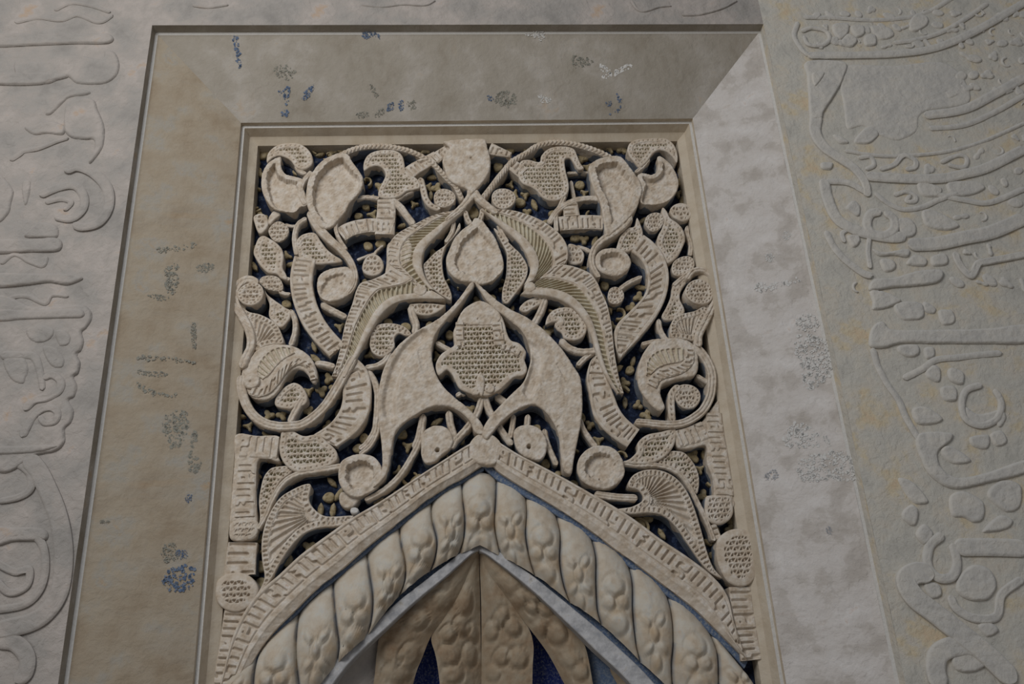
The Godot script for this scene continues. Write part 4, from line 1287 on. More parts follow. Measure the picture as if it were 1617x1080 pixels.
func build_inscriptions():
	var p := thing("inscription_relief", "worn low relief of letters and scalloped cartouches on the wall left of the frame", "relief")
	p.set_meta("mat", M.wall_left)
	low(p, "letter_bar", "u", "-40,140 200,140 400,140 472,145 460,178 300,182 150,188 -40,192")
	low(p, "letter_hook", "u", "60,262 180,262 250,240 330,232 430,248 445,215 485,218 505,262 495,315 440,352 330,352 280,322 200,352 90,350", 3.5)
	low(p, "letter_bar", "u", "-40,308 120,306 245,308 285,322 220,340 150,356 -40,352")
	low(p, "vine_leaf", "u", "190,480 230,430 265,395 310,372 380,385 370,400 300,410 270,430 240,460 210,485", 3.0)
	low(p, "vine_leaf", "u", "280,440 330,412 395,420 412,460 440,530 440,600 425,640 385,690 375,680 400,630 395,590 360,590 300,580 270,540", 4.0)
	stroke(p, "vine_stem", "u", "40,680 80,655 100,640 160,630 240,600 290,585", 10.0, 3.0, 0.6)
	low(p, "vine_leaf", "u", "100,540 150,530 190,510 270,530 265,570 200,565 140,570", 3.0)
	stroke(p, "letter_curl", "u", "270,725 330,705 400,735 455,800 460,880 420,945 350,965 310,950", 19.0, 5.0, 0.7)
	stroke(p, "letter_curl", "u", "165,830 250,795 320,790 355,835 350,890 300,930 230,920", 15.0, 4.0, 0.8)
	stroke(p, "letter_curl", "u", "190,860 260,845 300,860 270,895", 9.0, 3.5)
	low(p, "vine_leaf", "u", "100,1005 130,970 165,945 220,950 245,970 240,1008 180,1010", 3.5)
	low(p, "vine_leaf", "u", "-20,740 50,800 45,860 30,910 -20,935", 3.5)
	low(p, "vine_leaf", "u", "90,780 130,770 120,850 100,870", 2.5)
	low(p, "letter_bar", "v", "-40,48 120,44 245,40 246,92 120,98 -40,102", 5.0)
	low(p, "letter_bar", "v", "-40,192 150,190 290,190 350,210 285,238 205,228 100,240 -40,247", 5.0)
	stroke(p, "vine_stem", "v", "0,150 60,110 120,140 180,160 200,120", 8.0, 2.5, 0.7)
	stroke(p, "vine_stem", "v", "10,320 60,290 120,290 190,320 220,285 290,290", 8.0, 2.5, 0.7)
	low(p, "cartouche", "v", "-40,325 150,333 330,322 380,345 388,382 362,425 345,440 353,480 340,520 322,533 338,570 328,617 308,630 325,672 312,717 288,730 310,777 298,827 272,853 272,907 235,947 150,967 128,987 -40,990", 4.5, 4.0)
	low(p, "letter_bar", "v", "-40,345 150,348 320,340 355,352 350,378 280,382 100,388 -40,396", 7.5)
	low(p, "vine_leaf", "v", "110,430 180,410 230,430 215,470 165,490 120,470", 6.5)
	low(p, "vine_leaf", "v", "230,440 270,430 300,460 290,495 250,500", 6.5)
	stroke(p, "letter_curl", "v", "0,540 80,540 140,545 165,600 180,690", 14.0, 7.0, 0.6)
	low(p, "vine_leaf", "v", "10,560 90,545 120,590 105,650 90,665 40,640", 6.5)
	low(p, "vine_leaf", "v", "180,500 240,510 275,560 260,595 220,590 190,550", 6.5)
	stroke(p, "letter_curl", "v", "100,775 140,735 200,720 250,690 255,650 220,625 180,640", 13.0, 7.0, 0.8)
	stroke(p, "letter_curl", "v", "90,890 140,800 200,765 240,780 235,820 190,830 165,800", 12.0, 7.0, 0.7)
	low(p, "letter_bar", "v", "-30,930 100,925 210,920 240,930 150,955 -30,965", 7.0)
	stroke(p, "cartouche", "w", "110,110 160,170 205,260 240,350 262,450 268,560 250,680 205,760 130,815 -30,855", 24.0, 5.0)
	stroke(p, "cartouche", "w", "40,440 130,440 180,490 190,590 165,680 100,740 -30,765", 10.0, 4.5)
	low(p, "letter_bar", "w", "-30,410 60,408 180,415 190,465 60,470 -30,488", 4.5)
	stroke(p, "letter_curl", "w", "-20,560 60,600 120,590 110,660 40,690 -20,640", 10.0, 4.0)
	stroke(p, "letter_curl", "w", "-20,160 50,130 120,170 130,240 80,280 -10,300", 14.0, 3.5, 0.6)
	low(p, "vine_leaf", "w", "120,60 240,20 260,50 200,90 130,105", 3.0)
	stroke(p, "cartouche", "w", "-20,895 60,905 110,960 105,1030 60,1070", 20.0, 4.5)
	stroke(p, "vine_stem", "u", "60,90 160,70 260,80 330,60 420,90 480,60", 12.0, 2.5, 0.7)
	stroke(p, "vine_stem", "u", "230,40 300,10 380,20 470,50", 9.0, 2.5, 0.7)

	cover_at = Vector2(wall(Vector2(1190, 500), 0.0).x, wall(Vector2(1190, 1100), 0.0).y)
	cover.resize(COVER_N * COVER_N)
	cover.fill(0)
	var q := thing("inscription_relief", "shallow curving relief letters and vine leaves on the wall right of the frame", "relief")
	q.set_meta("mat", M.relief)
	stroke(q, "letter_band", "x", "215,70 330,72 500,82 650,72 760,40 860,-20", 9.0, 3.0)
	stroke(q, "letter_band", "x", "232,232 400,232 600,226 750,206 870,166 1000,100 1160,5", 15.0, 5.0)
	stroke(q, "cartouche", "x", "190,90 175,150 205,205 240,235", 9.0, 4.0)
	stroke(q, "letter_curl", "x", "205,130 250,115 310,130 325,165 290,190 235,185 215,150", 8.0, 4.0)
	low(q, "vine_leaf", "x", "340,100 400,95 408,130 375,165 345,140", 4.0)
	low(q, "vine_leaf", "x", "375,170 405,140 445,165 425,195 390,190", 4.0)
	low(q, "vine_leaf", "x", "415,110 470,105 475,140 440,155", 4.0)
	low(q, "vine_leaf", "x", "475,150 520,145 525,185 480,190", 4.0)
	low(q, "vine_leaf", "x", "500,110 580,115 600,150 540,165", 3.5)
	low(q, "vine_leaf", "x", "665,95 690,60 740,65 745,100 700,130 670,125", 4.0)
	stroke(q, "vine_stem", "x", "600,180 700,165 800,135 900,80 1000,10", 9.0, 3.5)
	low(q, "letter_tall", "x", "230,258 390,262 385,330 345,405 303,470 290,502 245,497 236,400 230,320", 5.0)
	low(q, "vine_leaf", "x", "250,310 305,305 285,345 260,365", 7.0)
	stroke(q, "cartouche", "x", "270,480 265,560 300,620 360,665 430,712 475,770 490,835", 22.0, 4.5, 0.6)
	stroke(q, "letter_band", "x", "390,640 550,662 700,658 850,638 1000,592 1160,520", 7.0, 3.0)
	stroke(q, "letter_band", "x", "480,748 650,758 800,757 900,738 1000,710 1160,630", 18.0, 5.0)
	stroke(q, "letter_band", "x", "730,490 900,462 1040,392 1160,325", 17.0, 4.5)
	stroke(q, "letter_band", "x", "750,545 900,530 1030,475 1160,400", 10.0, 3.5)
	low(q, "plaster_scar", "x", "380,285 600,275 800,260 900,330 920,440 730,480 700,560 620,600 540,580 470,540 400,550 385,470", 2.0, 6.0)
	stroke(q, "vine_curl", "x", "450,670 500,665 515,700 480,720", 8.0, 3.5)
	stroke(q, "vine_curl", "x", "540,720 600,700 640,660 690,680 690,710 650,720", 9.0, 3.5)
	stroke(q, "vine_curl", "x", "800,690 870,660 910,670 900,710 830,700", 8.0, 3.5)
	low(q, "vine_leaf", "x", "340,570 380,580 410,605 370,608", 3.5)
	low(q, "vine_leaf", "x", "430,600 480,540 525,550 535,575 490,610", 3.5)
	low(q, "vine_leaf", "x", "290,690 340,690 330,720 295,715", 3.5)
	stroke(q, "cartouche", "x", "300,760 320,850 360,930 430,975 520,1000 600,1010 650,1000", 19.0, 4.5)
	stroke(q, "letter_curl", "x", "310,770 400,775 470,810 495,825", 11.0, 4.0)
	stroke(q, "letter_ring", "x", "545,898 500,910 485,955 510,995 555,1003 600,975 600,930 560,898", 15.0, 5.0)
	stroke(q, "vine_curl", "x", "600,830 650,815 690,830 690,855 655,855 670,830", 8.0, 3.5)
	stroke(q, "vine_curl", "x", "520,820 570,860 640,890 720,880 790,850 870,820", 9.0, 3.5)
	low(q, "vine_leaf", "x", "395,880 430,850 458,880 450,920 415,900", 3.5)
	low(q, "vine_leaf", "x", "610,935 660,925 695,960 690,1000 650,1010 620,975", 3.5)
	low(q, "vine_leaf", "x", "720,900 760,890 830,920 880,960 820,980 740,960", 3.5)
	low(q, "vine_leaf", "x", "700,770 760,780 805,800 790,835 720,830", 3.5)
	low(q, "vine_leaf", "x", "830,775 950,770 990,800 930,830 850,830", 3.5)
	stroke(q, "letter_band", "x", "660,1040 780,1035 900,1010 1020,985 1160,925", 24.0, 5.0)
	stroke(q, "letter_band", "x", "760,820 900,850 1010,860 1160,800", 10.0, 3.5)
	stroke(q, "cartouche", "y", "310,10 340,70 390,130 470,190 510,200", 12.0, 4.0)
	stroke(q, "vine_curl", "y", "390,60 380,20 420,5 490,25 490,100 500,170", 8.0, 3.5)
	low(q, "vine_leaf", "y", "400,30 450,28 455,60 425,80", 3.5)
	low(q, "letter_band", "y", "510,85 560,100 660,85 660,120 600,112 540,115", 4.5)
	low(q, "letter_band", "y", "500,262 515,215 600,208 700,180 790,173 814,192 790,228 700,243 600,250", 5.0)
	low(q, "vine_leaf", "y", "545,130 600,135 608,170 570,185 550,165", 3.5)
	low(q, "vine_leaf", "y", "655,150 690,110 740,130 730,160", 3.5)
	low(q, "vine_leaf", "y", "760,120 820,105 830,150 770,158", 3.5)
	low(q, "vine_leaf", "y", "500,265 560,268 632,305 580,335 515,345 510,310", 4.0)
	low(q, "vine_leaf", "y", "600,330 650,310 720,320 725,380 640,388", 3.5)
	low(q, "vine_leaf", "y", "730,310 780,340 770,365 730,350", 3.5)
	low(q, "vine_leaf", "y", "790,350 850,350 860,400 810,410", 3.5)
	stroke(q, "letter_band", "y", "860,100 880,150 930,200 960,150 1000,140 1160,110", 12.0, 4.0)
	low(q, "letter_band", "y", "500,500 502,435 530,400 560,398 600,430 800,430 1000,425 1170,410 1170,485 1000,490 800,490 640,488 560,508", 5.0)
	stroke(q, "cartouche", "y", "510,510 530,580 570,660 620,730 650,800 690,870 730,930", 10.0, 4.0)
	low(q, "vine_leaf", "y", "620,500 700,495 708,535 670,550 625,530", 3.5)
	low(q, "vine_leaf", "y", "730,510 770,505 775,545 740,555", 3.5)
	stroke(q, "vine_stem", "y", "640,640 720,600 780,560 870,550 950,540 1060,530", 10.0, 3.5)
	low(q, "vine_leaf", "y", "735,610 770,580 800,600 795,655 750,640", 3.5)
	low(q, "vine_leaf", "y", "830,610 850,592 898,615 895,665 845,650", 4.0)
	low(q, "vine_leaf", "y", "800,680 850,668 870,690 865,735 815,730", 4.0)
	stroke(q, "letter_ring", "y", "975,665 910,690 890,750 910,815 975,840 1040,810 1060,745 1030,685", 10.0, 5.0)
	low(q, "vine_leaf", "y", "905,760 960,790 1040,780 1010,835 950,838 910,810", 3.5)
	low(q, "vine_leaf", "y", "680,770 740,760 810,810 770,835 700,830", 3.5)
	low(q, "vine_leaf", "y", "1020,790 1060,770 1080,810 1050,850", 3.5)
	low(q, "vine_leaf", "y", "925,890 1005,880 1000,940 940,930", 3.5)
	low(q, "vine_leaf", "y", "1010,880 1060,860 1085,910 1040,930", 3.5)
	low(q, "letter_band", "y", "700,880 840,870 845,905 795,945 790,990 820,1035 880,1062 1000,1040 1170,985 1170,1040 1000,1085 870,1110 790,1080 730,1010", 5.0)
	low(q, "vine_leaf", "y", "800,950 840,925 930,985 900,1005 840,1000", 3.5)
	low(q, "vine_leaf", "z", "620,200 680,215 750,300 690,310 640,250", 3.5)
	low(q, "vine_leaf", "z", "640,340 680,312 707,345 690,405 640,375", 4.0)
	low(q, "vine_leaf", "z", "695,440 730,395 770,440 735,485", 4.0)
	low(q, "vine_leaf", "z", "840,280 900,255 980,300 985,370 950,392 900,370 850,360", 3.5)
	low(q, "vine_leaf", "z", "1000,270 1060,210 1140,230 1140,320 1080,345", 3.5)
	low(q, "vine_leaf", "z", "980,430 1050,360 1110,380 1080,420", 3.5)
	stroke(q, "letter_band", "z", "860,495 1000,495 1170,500", 25.0, 4.5)
	stroke(q, "letter_ring", "z", "810,440 755,490 745,570 790,625 850,620 870,560 850,480", 13.0, 4.5)
	stroke(q, "letter_band", "z", "770,612 700,605 655,640 690,710 780,780 900,875 1000,955 1120,1070", 29.0, 6.0)
	stroke(q, "letter_band", "z", "990,920 880,915 800,945 780,1010 800,1100", 26.0, 5.5)
	low(q, "vine_leaf", "z", "880,620 940,570 1010,590 1040,660 1000,720 920,720 870,680", 4.0)
	low(q, "vine_leaf", "z", "730,650 790,650 805,700 760,715", 3.5)
	stroke(q, "vine_stem", "z", "840,700 870,760 950,800 1040,790 1060,700 1150,630", 12.0, 3.5)
	low(q, "vine_leaf", "z", "960,830 1010,815 1050,850 1000,880", 3.5)
	low(q, "vine_leaf", "z", "850,960 930,940 1000,990 940,1030 870,1020", 3.5)
	infill(q)
	var t := thing("inscription_relief", "faint worn relief scraps along the top of the wall above the frame", "relief")
	t.set_meta("mat", M.wall_left)
	stroke(t, "letter_curl", "T", "770,0 800,40 840,48 900,30 960,25", 6.0, 3.0, 0.5)
	stroke(t, "letter_curl", "T", "1010,66 1100,62 1200,35 1270,0", 6.0, 3.0, 0.6)
	stroke(t, "letter_curl", "S", "1050,20 1150,28 1250,18 1350,22 1400,0", 5.0, 2.5, 0.6)
	stroke(t, "letter_curl", "S", "250,20 330,30 420,20", 7.0, 2.5, 0.6)

# small leaves and tendrils of the ground between the letters
func infill(q: Node3D):
	var marks := cover
	cover = PackedByteArray()
	var shapes := []
	for kind in 5:
		var pts := PackedVector2Array()
		for k in 30:
			var a := TAU * k / 30
			var r: float = [7.0 + 4.0 * cos(a * 2.0), 5.5 + 7.0 * pow(absf(cos(a * 0.5)), 4.0), 6.0 + 4.0 * absf(cos(a * 1.5)), 7.5 + 1.5 * cos(a * 3.0), 5.0 + 8.0 * pow(absf(sin(a * 0.5)), 3.0)][kind]
			pts.append(Vector2(cos(a) * 1.2, sin(a) * 0.85) * r)
		shapes.append(blob(smooth(pts, true, 2.0), 2.6, -1.0, "low", {"z": 0.0, "cell": 2.0, "soft": 1.8}))
	for kind in 2:
		var pts := PackedVector2Array()
		for k in 10:
			var a := k * (0.42 - 0.12 * kind)
			pts.append(Vector2(cos(a), sin(a)) * (12.0 - k * 0.8) - Vector2(12, 0))
		var r := rails(pts, 5.5, 3.5)
		shapes.append(ribbon(r[0], r[1], 2.4, -1.0, "plainstem", {"z": 0.0, "cell": 2.2}))
	for m in shapes:
		m.surface_set_material(0, M.relief)
	var rng := RandomNumberGenerator.new()
	rng.seed = 41
	var count := 0
	for row in 44:
		for colm in 26:
			var px := Vector2(1270 + colm * 22 + (row & 1) * 11, 20 + row * 25) + Vector2(rng.randf_range(-6, 6), rng.randf_range(-6, 6))
			var kind := rng.randi() % 7
			var turn := rng.randf() * TAU
			var size := rng.randf_range(0.75, 1.25)
			var edge := 1290.0 + maxf(0.0, px.y - 330.0) * 0.34
			if px.x < edge or (px.y > 90.0 and px.y < 230.0 and px.x < 1500.0):
				continue
			var p := wall(px, 0.0)
			var free := true
			for dx in [-1, 0, 1]:
				for dy in [-1, 0, 1]:
					var gx: int = int((p.x - cover_at.x) / COVER_C) + dx
					var gy: int = int((p.y - cover_at.y) / COVER_C) + dy
					if gx >= 0 and gy >= 0 and gx < COVER_N and gy < COVER_N and marks[gy * COVER_N + gx]:
						free = false
			if not free or count >= 250:
				continue
			count += 1
			var o := MeshInstance3D.new()
			o.name = "vine_leaf" if kind < 5 else "vine_curl"
			o.mesh = shapes[kind]
			o.transform = Transform3D(Basis(Vector3(0, 0, 1), turn).scaled(Vector3(size, size, 1.0)), Vector3(p.x * U, p.y * U, 0.0))
			q.add_child(o, true)

# ---------------------------------------------------------------- band, rope arch, hood

var band: Node3D

func build_band():
	band = thing("inscription_band", "raised chevron band of kufic letters rising to a point over the rope arch", "inscription")
	var o := {"parent": band, "text": 0}
	R("band_arm", "E", "1590,98 1480,142 1300,255 1180,332 1000,452 830,552 700,642 550,752 430,862 280,1000 170,1200 95,1476", "1580,250 1540,262 1450,320 1280,420 1100,560 920,700 760,840 620,950 510,1060 400,1170 300,1300 205,1476", 33.0, "band", o, "left arm of the inscribed band")
	o = {"parent": band, "text": 1}
	R("band_arm", "F", "30,88 90,125 200,195 330,262 480,342 620,422 760,502 880,582 1000,672 1150,772 1290,882 1370,990 1410,1150 1470,1330", "30,222 70,262 110,300 250,388 420,490 600,610 760,730 900,830 1030,930 1180,1045 1290,1150 1400,1260 1480,1345", 33.0, "band", o, "right arm of the inscribed band")
	B("band_apex", "E", "1480,150 1520,95 1560,88 1610,92 1660,150 1640,235 1600,262 1555,258 1500,230", 33.4, "plain", {"parent": band})
	var l := thing("kufic_strip", "upright strip of square kufic with pierced bosses at the panel's left edge", "inscription")
	B("strip_bed", "l", "195,5 400,15 600,25 590,200 600,262 402,264 392,800 400,900 380,980 290,1012 190,1012 130,960 140,700 165,400 180,200", 27.0, "plain", {"parent": l})
	K("kufic_letters", "l", "590,128 420,122 240,110", 35.0, 35.0, 29.5, {"border": 0.06, "text": 0, "parent": l, "base": 20.0})
	K("kufic_letters", "l", "302,262 290,400 282,560 272,780", 28.0, 30.0, 29.6, {"border": 0.07, "text": 1, "parent": l, "base": 20.0})
	B("boss", "l", "150,830 260,800 385,815 398,920 340,990 220,1008 150,990 135,930", 30.0, "boss", {"parent": l, "rim": 6.0})
	K("kufic_letters", "E", "222,690 212,770 205,870", 42.0, 44.0, 28.0, {"border": 0.06, "text": 1, "parent": l, "shift": 7.0})
	B("boss", "E", "65,960 78,900 130,865 200,855 262,878 302,932 296,990 260,1040 190,1075 120,1060 75,1015", 35.0, "boss", {"parent": l, "rim": 10.0, "reach": 22.0}, "round pierced boss")
	K("kufic_letters", "G", "180,500 165,600 152,700 135,800 110,960", 30.0, 30.0, 29.0, {"border": 0.06, "text": 0, "parent": l})
	var r := thing("kufic_strip", "upright strip of square kufic with pierced bosses at the panel's right edge", "inscription")
	B("strip_bed", "j", "1100,720 1170,640 1185,780 1215,900 1235,1040 1280,1330 1310,1540 1320,1640 1250,1650 1130,1600 1120,1400 1060,1230 1050,1070 900,1100 780,1080 765,960 860,930 1000,850", 27.0, "plain", {"parent": r})
	K("kufic_letters", "k", "1125,-200 1145,0 1172,150 1195,300 1215,440 1228,580", 26.0, 28.0, 29.5, {"border": 0.06, "text": 1, "parent": r, "base": 20.0})
	K("kufic_letters", "k", "780,45 900,10 1040,-40", 27.0, 30.0, 29.6, {"border": 0.06, "text": 0, "parent": r, "base": 20.0})
	B("boss", "k", "1050,610 1100,575 1280,582 1305,640 1312,740 1272,812 1192,852 1100,832 1050,772", 31.0, "boss", {"parent": r, "rim": 5.0})
	B("boss", "F", "1308,720 1325,660 1380,620 1450,612 1510,635 1540,700 1546,790 1530,870 1490,922 1430,932 1370,902 1330,832 1312,780", 36.0, "boss", {"parent": r, "rim": 12.0, "reach": 22.0}, "round pierced boss with a domed face")
	K("kufic_letters", "F", "1290,590 1310,640 1330,690", 10.0, 10.0, 26.0, {"border": 0.1, "text": 0, "parent": r})
	K("kufic_letters", "H", "1440,375 1452,480 1472,600 1505,780", 34.0, 30.0, 29.0, {"border": 0.06, "text": 0, "parent": r})

# boundaries between the twisted lobes, from the outer edge to the inner edge of the roll
const TWIST := [
	"345,1075 330,1110 318,1160", "412,1012 404,1045 400,1080 400,1130", "469,966 467,1005 468,1042 472,1085 474,1120", "523,917 528,957 532,991 535,1019 530,1048",
	"577,870 585,915 589,945 586,979 577,1006", "629,826 633,856 640,888 639,916 629,940", "681,788 682,819 690,853 687,880 679,900", "729,754 731,788 734,819 732,850 724,874",
	"785,748 783,788 781,828 786,856 793,878", "831,774 832,808 830,845 837,882 846,907", "878,803 885,842 884,888 891,924 902,950", "933,835 941,877 941,919 944,960 952,985",
	"992,875 999,919 999,965 1005,1013 1014,1045", "1053,923 1061,968 1063,1013 1061,1053 1066,1095", "1121,988 1133,1030 1135,1075 1138,1120", "1178,1060 1195,1090 1205,1140"]

func build_rope_arch():
	var arch := thing("rope_arch", "thick plaster roll twisted like a rope, curving to a point under the inscribed band", "arch")
	R("blue_fillet", "F", "30,235 100,305 250,393 420,495 600,615 760,735 900,835 1030,935 1180,1050 1290,1155 1400,1265 1480,1350", "0,262 90,345 235,432 405,532 585,652 745,772 885,872 1012,972 1160,1090 1270,1195 1380,1300 1460,1390", 18.0, "plain", {"parent": arch, "mat": M.paint}, "blue painted fillet under the right arm of the band")
	R("blue_fillet", "E", "1560,268 1450,330 1280,430 1100,570 920,710 760,850 620,960 510,1070 400,1180 300,1310 205,1490", "1560,290 1460,348 1290,450 1112,590 932,730 772,870 632,980 520,1090 412,1200 315,1330 225,1500", 17.0, "plain", {"parent": arch, "mat": M.paint}, "blue painted fillet under the left arm of the band")
	var z := lev(22.0)
	var n := 34
	var m := 30
	for k in TWIST.size() - 1:
		var ra := resample(smooth(on("p", TWIST[k], z), false), n)
		var rb := resample(smooth(on("p", TWIST[k + 1], z), false), n)
		var v := PackedVector3Array()
		var col := PackedColorArray()
		var ix := PackedInt32Array()
		var apex := k == 7
		var w := ra[n / 2].distance_to(rb[n / 2])
		var heart := ra[int(n * 0.6)].lerp(rb[int(n * 0.6)], 0.5)
		var shade := Color.WHITE
		for i in n + 1:
			var b := float(i) / n
			for j in m + 1:
				var a := float(j) / m
				var p := ra[i].lerp(rb[i], a)
				if apex:
					# the two sides of the point
					p.y += (1.0 - absf(2.0 * a - 1.0)) * lerpf(8.0, 14.0, b)
				var round := pow(maxf(0.0, sin(PI * clampf(0.06 + b * 0.82, 0.0, 1.0))), 0.75)
				var pillow := sqrt(maxf(0.0, 1.0 - pow(absf(2.0 * a - 1.0), 2.4)))
				var h := -6.0 + 24.0 * round + 20.0 * pillow * (0.4 + 0.6 * round)
				h += ornament((p - heart) * Vector2(0.85, -0.85), k) * clampf(pillow * 1.6 - 0.25, 0.0, 1.0) * smoothstep(0.10, 0.36, b)
				var brown_share := clampf(rough.get_noise_2dv(p * 0.5) * 1.4 + 0.2, 0.0, 1.0) * smoothstep(0.25, 0.65, b)  # browner towards the inner end of the lobe, broken up by noise
				var cc := Color.WHITE.lerp(Color(0.93, 0.83, 0.71), brown_share)
				# blue and white paint left in the seams
				var seam := smoothstep(0.86, 0.98, absf(2.0 * a - 1.0))
				if rough.get_noise_2d(p.x * 0.7, p.y * 0.25) > -0.05:
					cc = cc.lerp(Color(0.62, 0.70, 0.86), seam)
				shade = cc
				h += rough.get_noise_2dv(p) * 0.9
				v.append(Vector3(p.x * U, p.y * U, ZG + h * U))
				col.append(shade)
		for i in n:
			for j in m:
				var q := i * (m + 1) + j
				ix.append_array([q, q + 1, q + m + 1, q + 1, q + m + 2, q + m + 1])
		var nrm := face_normals(v, ix)
		part("rope_lobe", commit(v, nrm, col, ix), M.rope, arch)

# pressed leaf ornament: ridges round circles and leaves, q in units from the lobe's heart (y along the lobe, downwards)
func ornament(q: Vector2, k: int) -> float:
	var h := 0.0
	if k & 1:
		for c in [[-8.5, 4.0, 8.0], [8.5, 4.0, 8.0], [0.0, -16.0, 13.0], [0.0, 30.0, 13.0], [-12.0, 44.0, 8.0]]:
			var d := q.distance_to(Vector2(c[0], c[1]))
			h += 3.4 * smoothstep(c[2], c[2] * 0.6, d) - 2.6 * exp(-pow((d - c[2] - 1.5) / 1.6, 2.0))
	else:
		for c in [[-9.0, -12.0, 7.0, 0.6], [9.0, -12.0, 7.0, -0.6], [0.0, 2.0, 8.0, 0.0], [-9.0, 20.0, 7.0, -0.7], [9.0, 20.0, 7.0, 0.7], [0.0, 36.0, 9.0, 0.0]]:
			var e := (q - Vector2(c[0], c[1])).rotated(c[3]) * Vector2(1.5, 0.8)
			var d := e.length()
			h += 3.6 * smoothstep(c[2], c[2] * 0.35, d) - 2.4 * exp(-pow((d - c[2] - 1.0) / 1.5, 2.0))
	return h

# a curved face of the hood between two edges given in pixels, z along each edge in units above ZG
func petal(called: String, parent: Node3D, ta: String, sa: String, za: Array, tb: String, sb: String, zb: Array, swell: float, mat: Material, balls := [], label := ""):
	var n := 60
	var m := 44
	var pa := resample(smooth(tp(ta, sa), false), n)
	var pb := resample(smooth(tp(tb, sb), false), n)
	var v := PackedVector3Array()
	var col := PackedColorArray()
	var ix := PackedInt32Array()
	for i in n + 1:
		var f := float(i) / n
		for j in m + 1:
			var t := float(j) / m
			var p := pa[i].lerp(pb[i], t)
			var h := lerpf(lerpf(za[0], za[1], f), lerpf(zb[0], zb[1], f), t) + swell * sin(PI * t) * minf(1.0, f * 3.0)
			var c := wall(p, lev(h))
			var edge := clampf(minf(t, 1.0 - t) * 8.0, 0.0, 1.0)
			for q in balls:
				var d: Vector2 = (p - q[0]).rotated(q[3]) * Vector2(1.0, q[2])
				var r: float = d.length()
				h += edge * (q[4] * smoothstep(q[1], q[1] * 0.5, r) - q[4] * 0.6 * exp(-pow((r - q[1] - 1.5) / 1.8, 2.0)))
			h += rough.get_noise_2dv(p * 1.5) * 1.0
			v.append(Vector3(c.x * U, c.y * U, lev(h)))
			col.append(Color.WHITE)
	for i in n:
		for j in m:
			var q := i * (m + 1) + j
			ix.append_array([q, q + 1, q + m + 1, q + 1, q + m + 2, q + m + 1])
	var nrm := face_normals(v, ix)
	var zs := 0.0
	for k in range(0, nrm.size(), 5):
		zs += nrm[k].z
	if zs < 0.0:
		for k in range(0, ix.size(), 3):
			var q := ix[k + 1]
			ix[k + 1] = ix[k + 2]
			ix[k + 2] = q
		nrm = face_normals(v, ix)
	part(called, commit(v, nrm, col, ix), mat, parent, label)

func balls(tile: String, list: Array) -> Array:
	var t: Vector3 = tiles[tile]
	var out := []
	for b in list:
		out.append([Vector2(t.x + b[0] / t.z, t.y + b[1] / t.z), b[2] / t.z, b[3], b[4], b[5]])
	return out

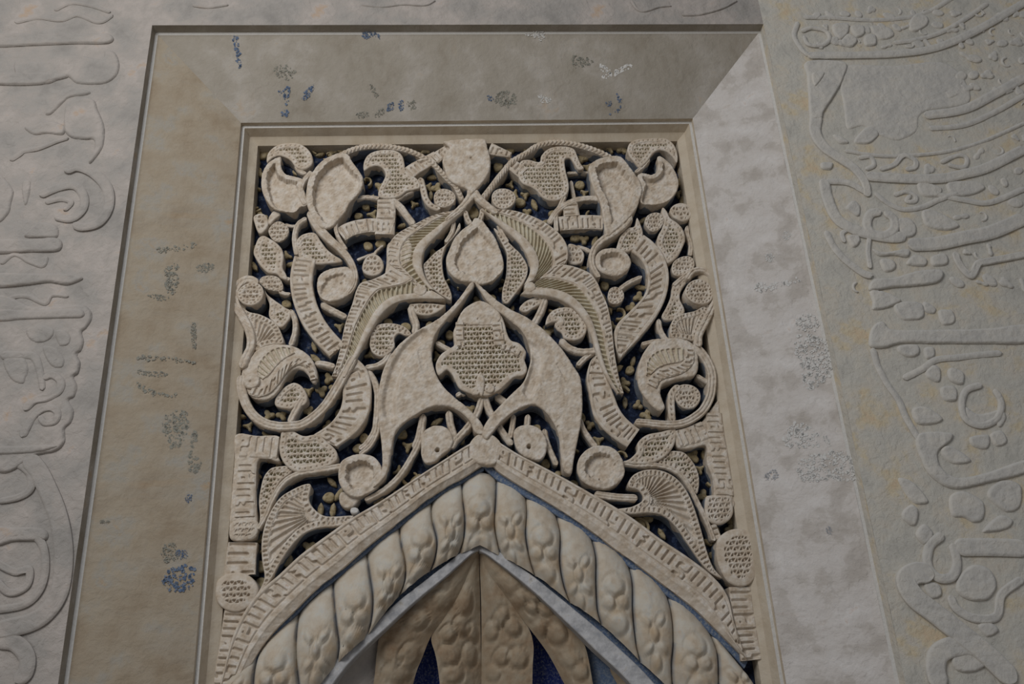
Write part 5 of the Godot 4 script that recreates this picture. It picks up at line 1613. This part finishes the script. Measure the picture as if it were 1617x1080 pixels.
func build_hood():
	var hood := thing("niche_hood", "brown concave hood of ribbed petals with pressed leaf ornament under the rope arch", "niche")
	R("hood_rib", "p", "757,852 740,862 700,894 660,925 627,951 590,985 545,1025 515,1062 480,1110", "757,868 742,877 706,909 670,938 640,964 603,998 560,1038 532,1072 500,1120", 13.0, "plain", {"parent": hood, "base": -20.0, "mat": M.rib}, "pale narrow rib edging the left of the hood")
	R("hood_rib", "p", "757,852 780,865 845,912 919,972 959,1006 1016,1060 1055,1105", "757,870 776,881 838,930 905,992 940,1026 985,1068 1025,1115", 14.0, "plain", {"parent": hood, "base": -20.0, "mat": M.rib}, "pale narrow rib edging the right of the hood")
	R("blue_groove", "p", "757,838 740,846 698,878 656,909 622,936 584,970 538,1010 506,1048 470,1100", "757,856 742,866 704,898 664,929 631,955 594,989 549,1029 519,1066 486,1112", 3.0, "plain", {"parent": hood, "base": -20.0, "mat": M.paint}, "blue line between the roll and the left rib")
	R("blue_groove", "p", "757,838 784,850 851,898 926,964 966,998 1024,1046 1068,1095", "757,856 778,870 842,918 915,985 955,1013 1012,1066 1050,1110", 3.0, "plain", {"parent": hood, "base": -20.0, "mat": M.paint}, "blue line between the roll and the right rib")
	petal("petal", hood, "M", "1165,75 1060,150 900,280 700,440 560,580 430,710 400,850 385,1000 360,1200", [6.0, -30.0], "M", "1150,110 1090,230 1000,430 890,600 800,730 730,900 690,1000 640,1200", [0.0, -55.0], 9.0, M.hood,
		balls("M", [[690, 590, 95, 1.0, 0.0, 4.0], [900, 460, 70, 0.7, 0.9, 3.0], [850, 300, 60, 0.6, 0.8, 2.5], [510, 860, 80, 0.8, 0.4, 4.0], [650, 870, 85, 0.8, -0.5, 4.0], [560, 990, 120, 1.4, 0.1, 3.5], [790, 620, 60, 0.6, 0.7, 2.5]]))
	petal("petal", hood, "M", "1150,110 1090,230 1000,430 890,600 805,730 830,850 850,950 880,1200", [0.0, -55.0], "M", "1158,110 1160,260 1165,450 1168,650 1172,850 1178,1200", [-6.0, -85.0], 9.0, M.hood,
		balls("M", [[1030, 650, 60, 0.8, 0.3, 4.0], [930, 710, 60, 0.9, -0.4, 5.0], [1050, 450, 60, 0.5, 0.1, 3.0], [930, 870, 85, 1.0, 0.2, 4.0], [1090, 860, 55, 0.6, 0.0, 4.0], [960, 1010, 85, 1.2, 0.0, 4.0], [1110, 700, 45, 0.6, 0.2, 4.0]]))
	petal("petal", hood, "N", "80,110 85,260 92,450 95,650 95,850 95,1200", [-6.0, -85.0], "N", "90,110 140,240 250,390 430,640 480,790 475,950 470,1200", [0.0, -55.0], 9.0, M.hood,
		balls("N", [[170, 690, 55, 0.7, -0.2, 4.0], [240, 590, 50, 0.6, -0.5, 4.0], [330, 660, 65, 0.9, 0.5, 5.0], [370, 890, 80, 1.0, 0.2, 5.0], [250, 880, 60, 0.8, -0.7, 4.0], [180, 1000, 60, 0.9, 0.0, 3.0]]))
	petal("petal", hood, "N", "90,110 140,240 250,390 430,640 585,850 710,1080 780,1200", [0.0, -55.0], "N", "85,80 300,250 560,450 800,620 850,760 890,900 940,1200", [6.0, -30.0], 9.0, M.hood,
		balls("N", [[480, 430, 55, 1.0, 0.0, 4.5], [475, 515, 48, 1.0, 0.0, 4.5], [580, 520, 62, 1.0, 0.2, 4.5], [660, 710, 78, 0.9, 0.2, 5.0], [520, 680, 62, 0.8, -0.5, 4.0], [300, 330, 90, 0.55, -0.7, 3.0], [370, 460, 60, 0.5, -0.7, 3.0], [760, 900, 90, 1.4, 0.2, 3.0], [840, 990, 60, 0.8, -0.5, 4.0]]))
	petal("side_petal", hood, "N", "960,740 1040,880 1050,980 1100,1080 1150,1200", [-16.0, -30.0], "N", "1000,760 1120,900 1200,990 1260,1080 1300,1200", [4.0, -10.0], 4.0, M.hood)
	petal("side_field", hood, "N", "800,610 850,760 890,900 940,1200", [-34.0, -60.0], "N", "880,660 1040,830 1140,1000 1250,1200", [-20.0, -20.0], 0.0, M.paint)
	petal("side_field", hood, "M", "435,690 250,850 100,1000 0,1200", [-10.0, -20.0], "M", "460,690 410,850 395,1000 370,1200", [-34.0, -40.0], 0.0, M.wall_left)
	petal("pocket", hood, "M", "800,690 720,850 650,1000 560,1200", [-85.0, -100.0], "M", "815,690 880,850 900,1000 950,1200", [-85.0, -110.0], 0.0, M.deep_blue, [], "deep blue painted pocket between two petals")
	petal("pocket", hood, "N", "440,640 430,800 420,950 420,1200", [-85.0, -110.0], "N", "450,640 620,830 740,1000 860,1200", [-85.0, -100.0], 0.0, M.deep_blue, [], "deep blue painted pocket between two petals")
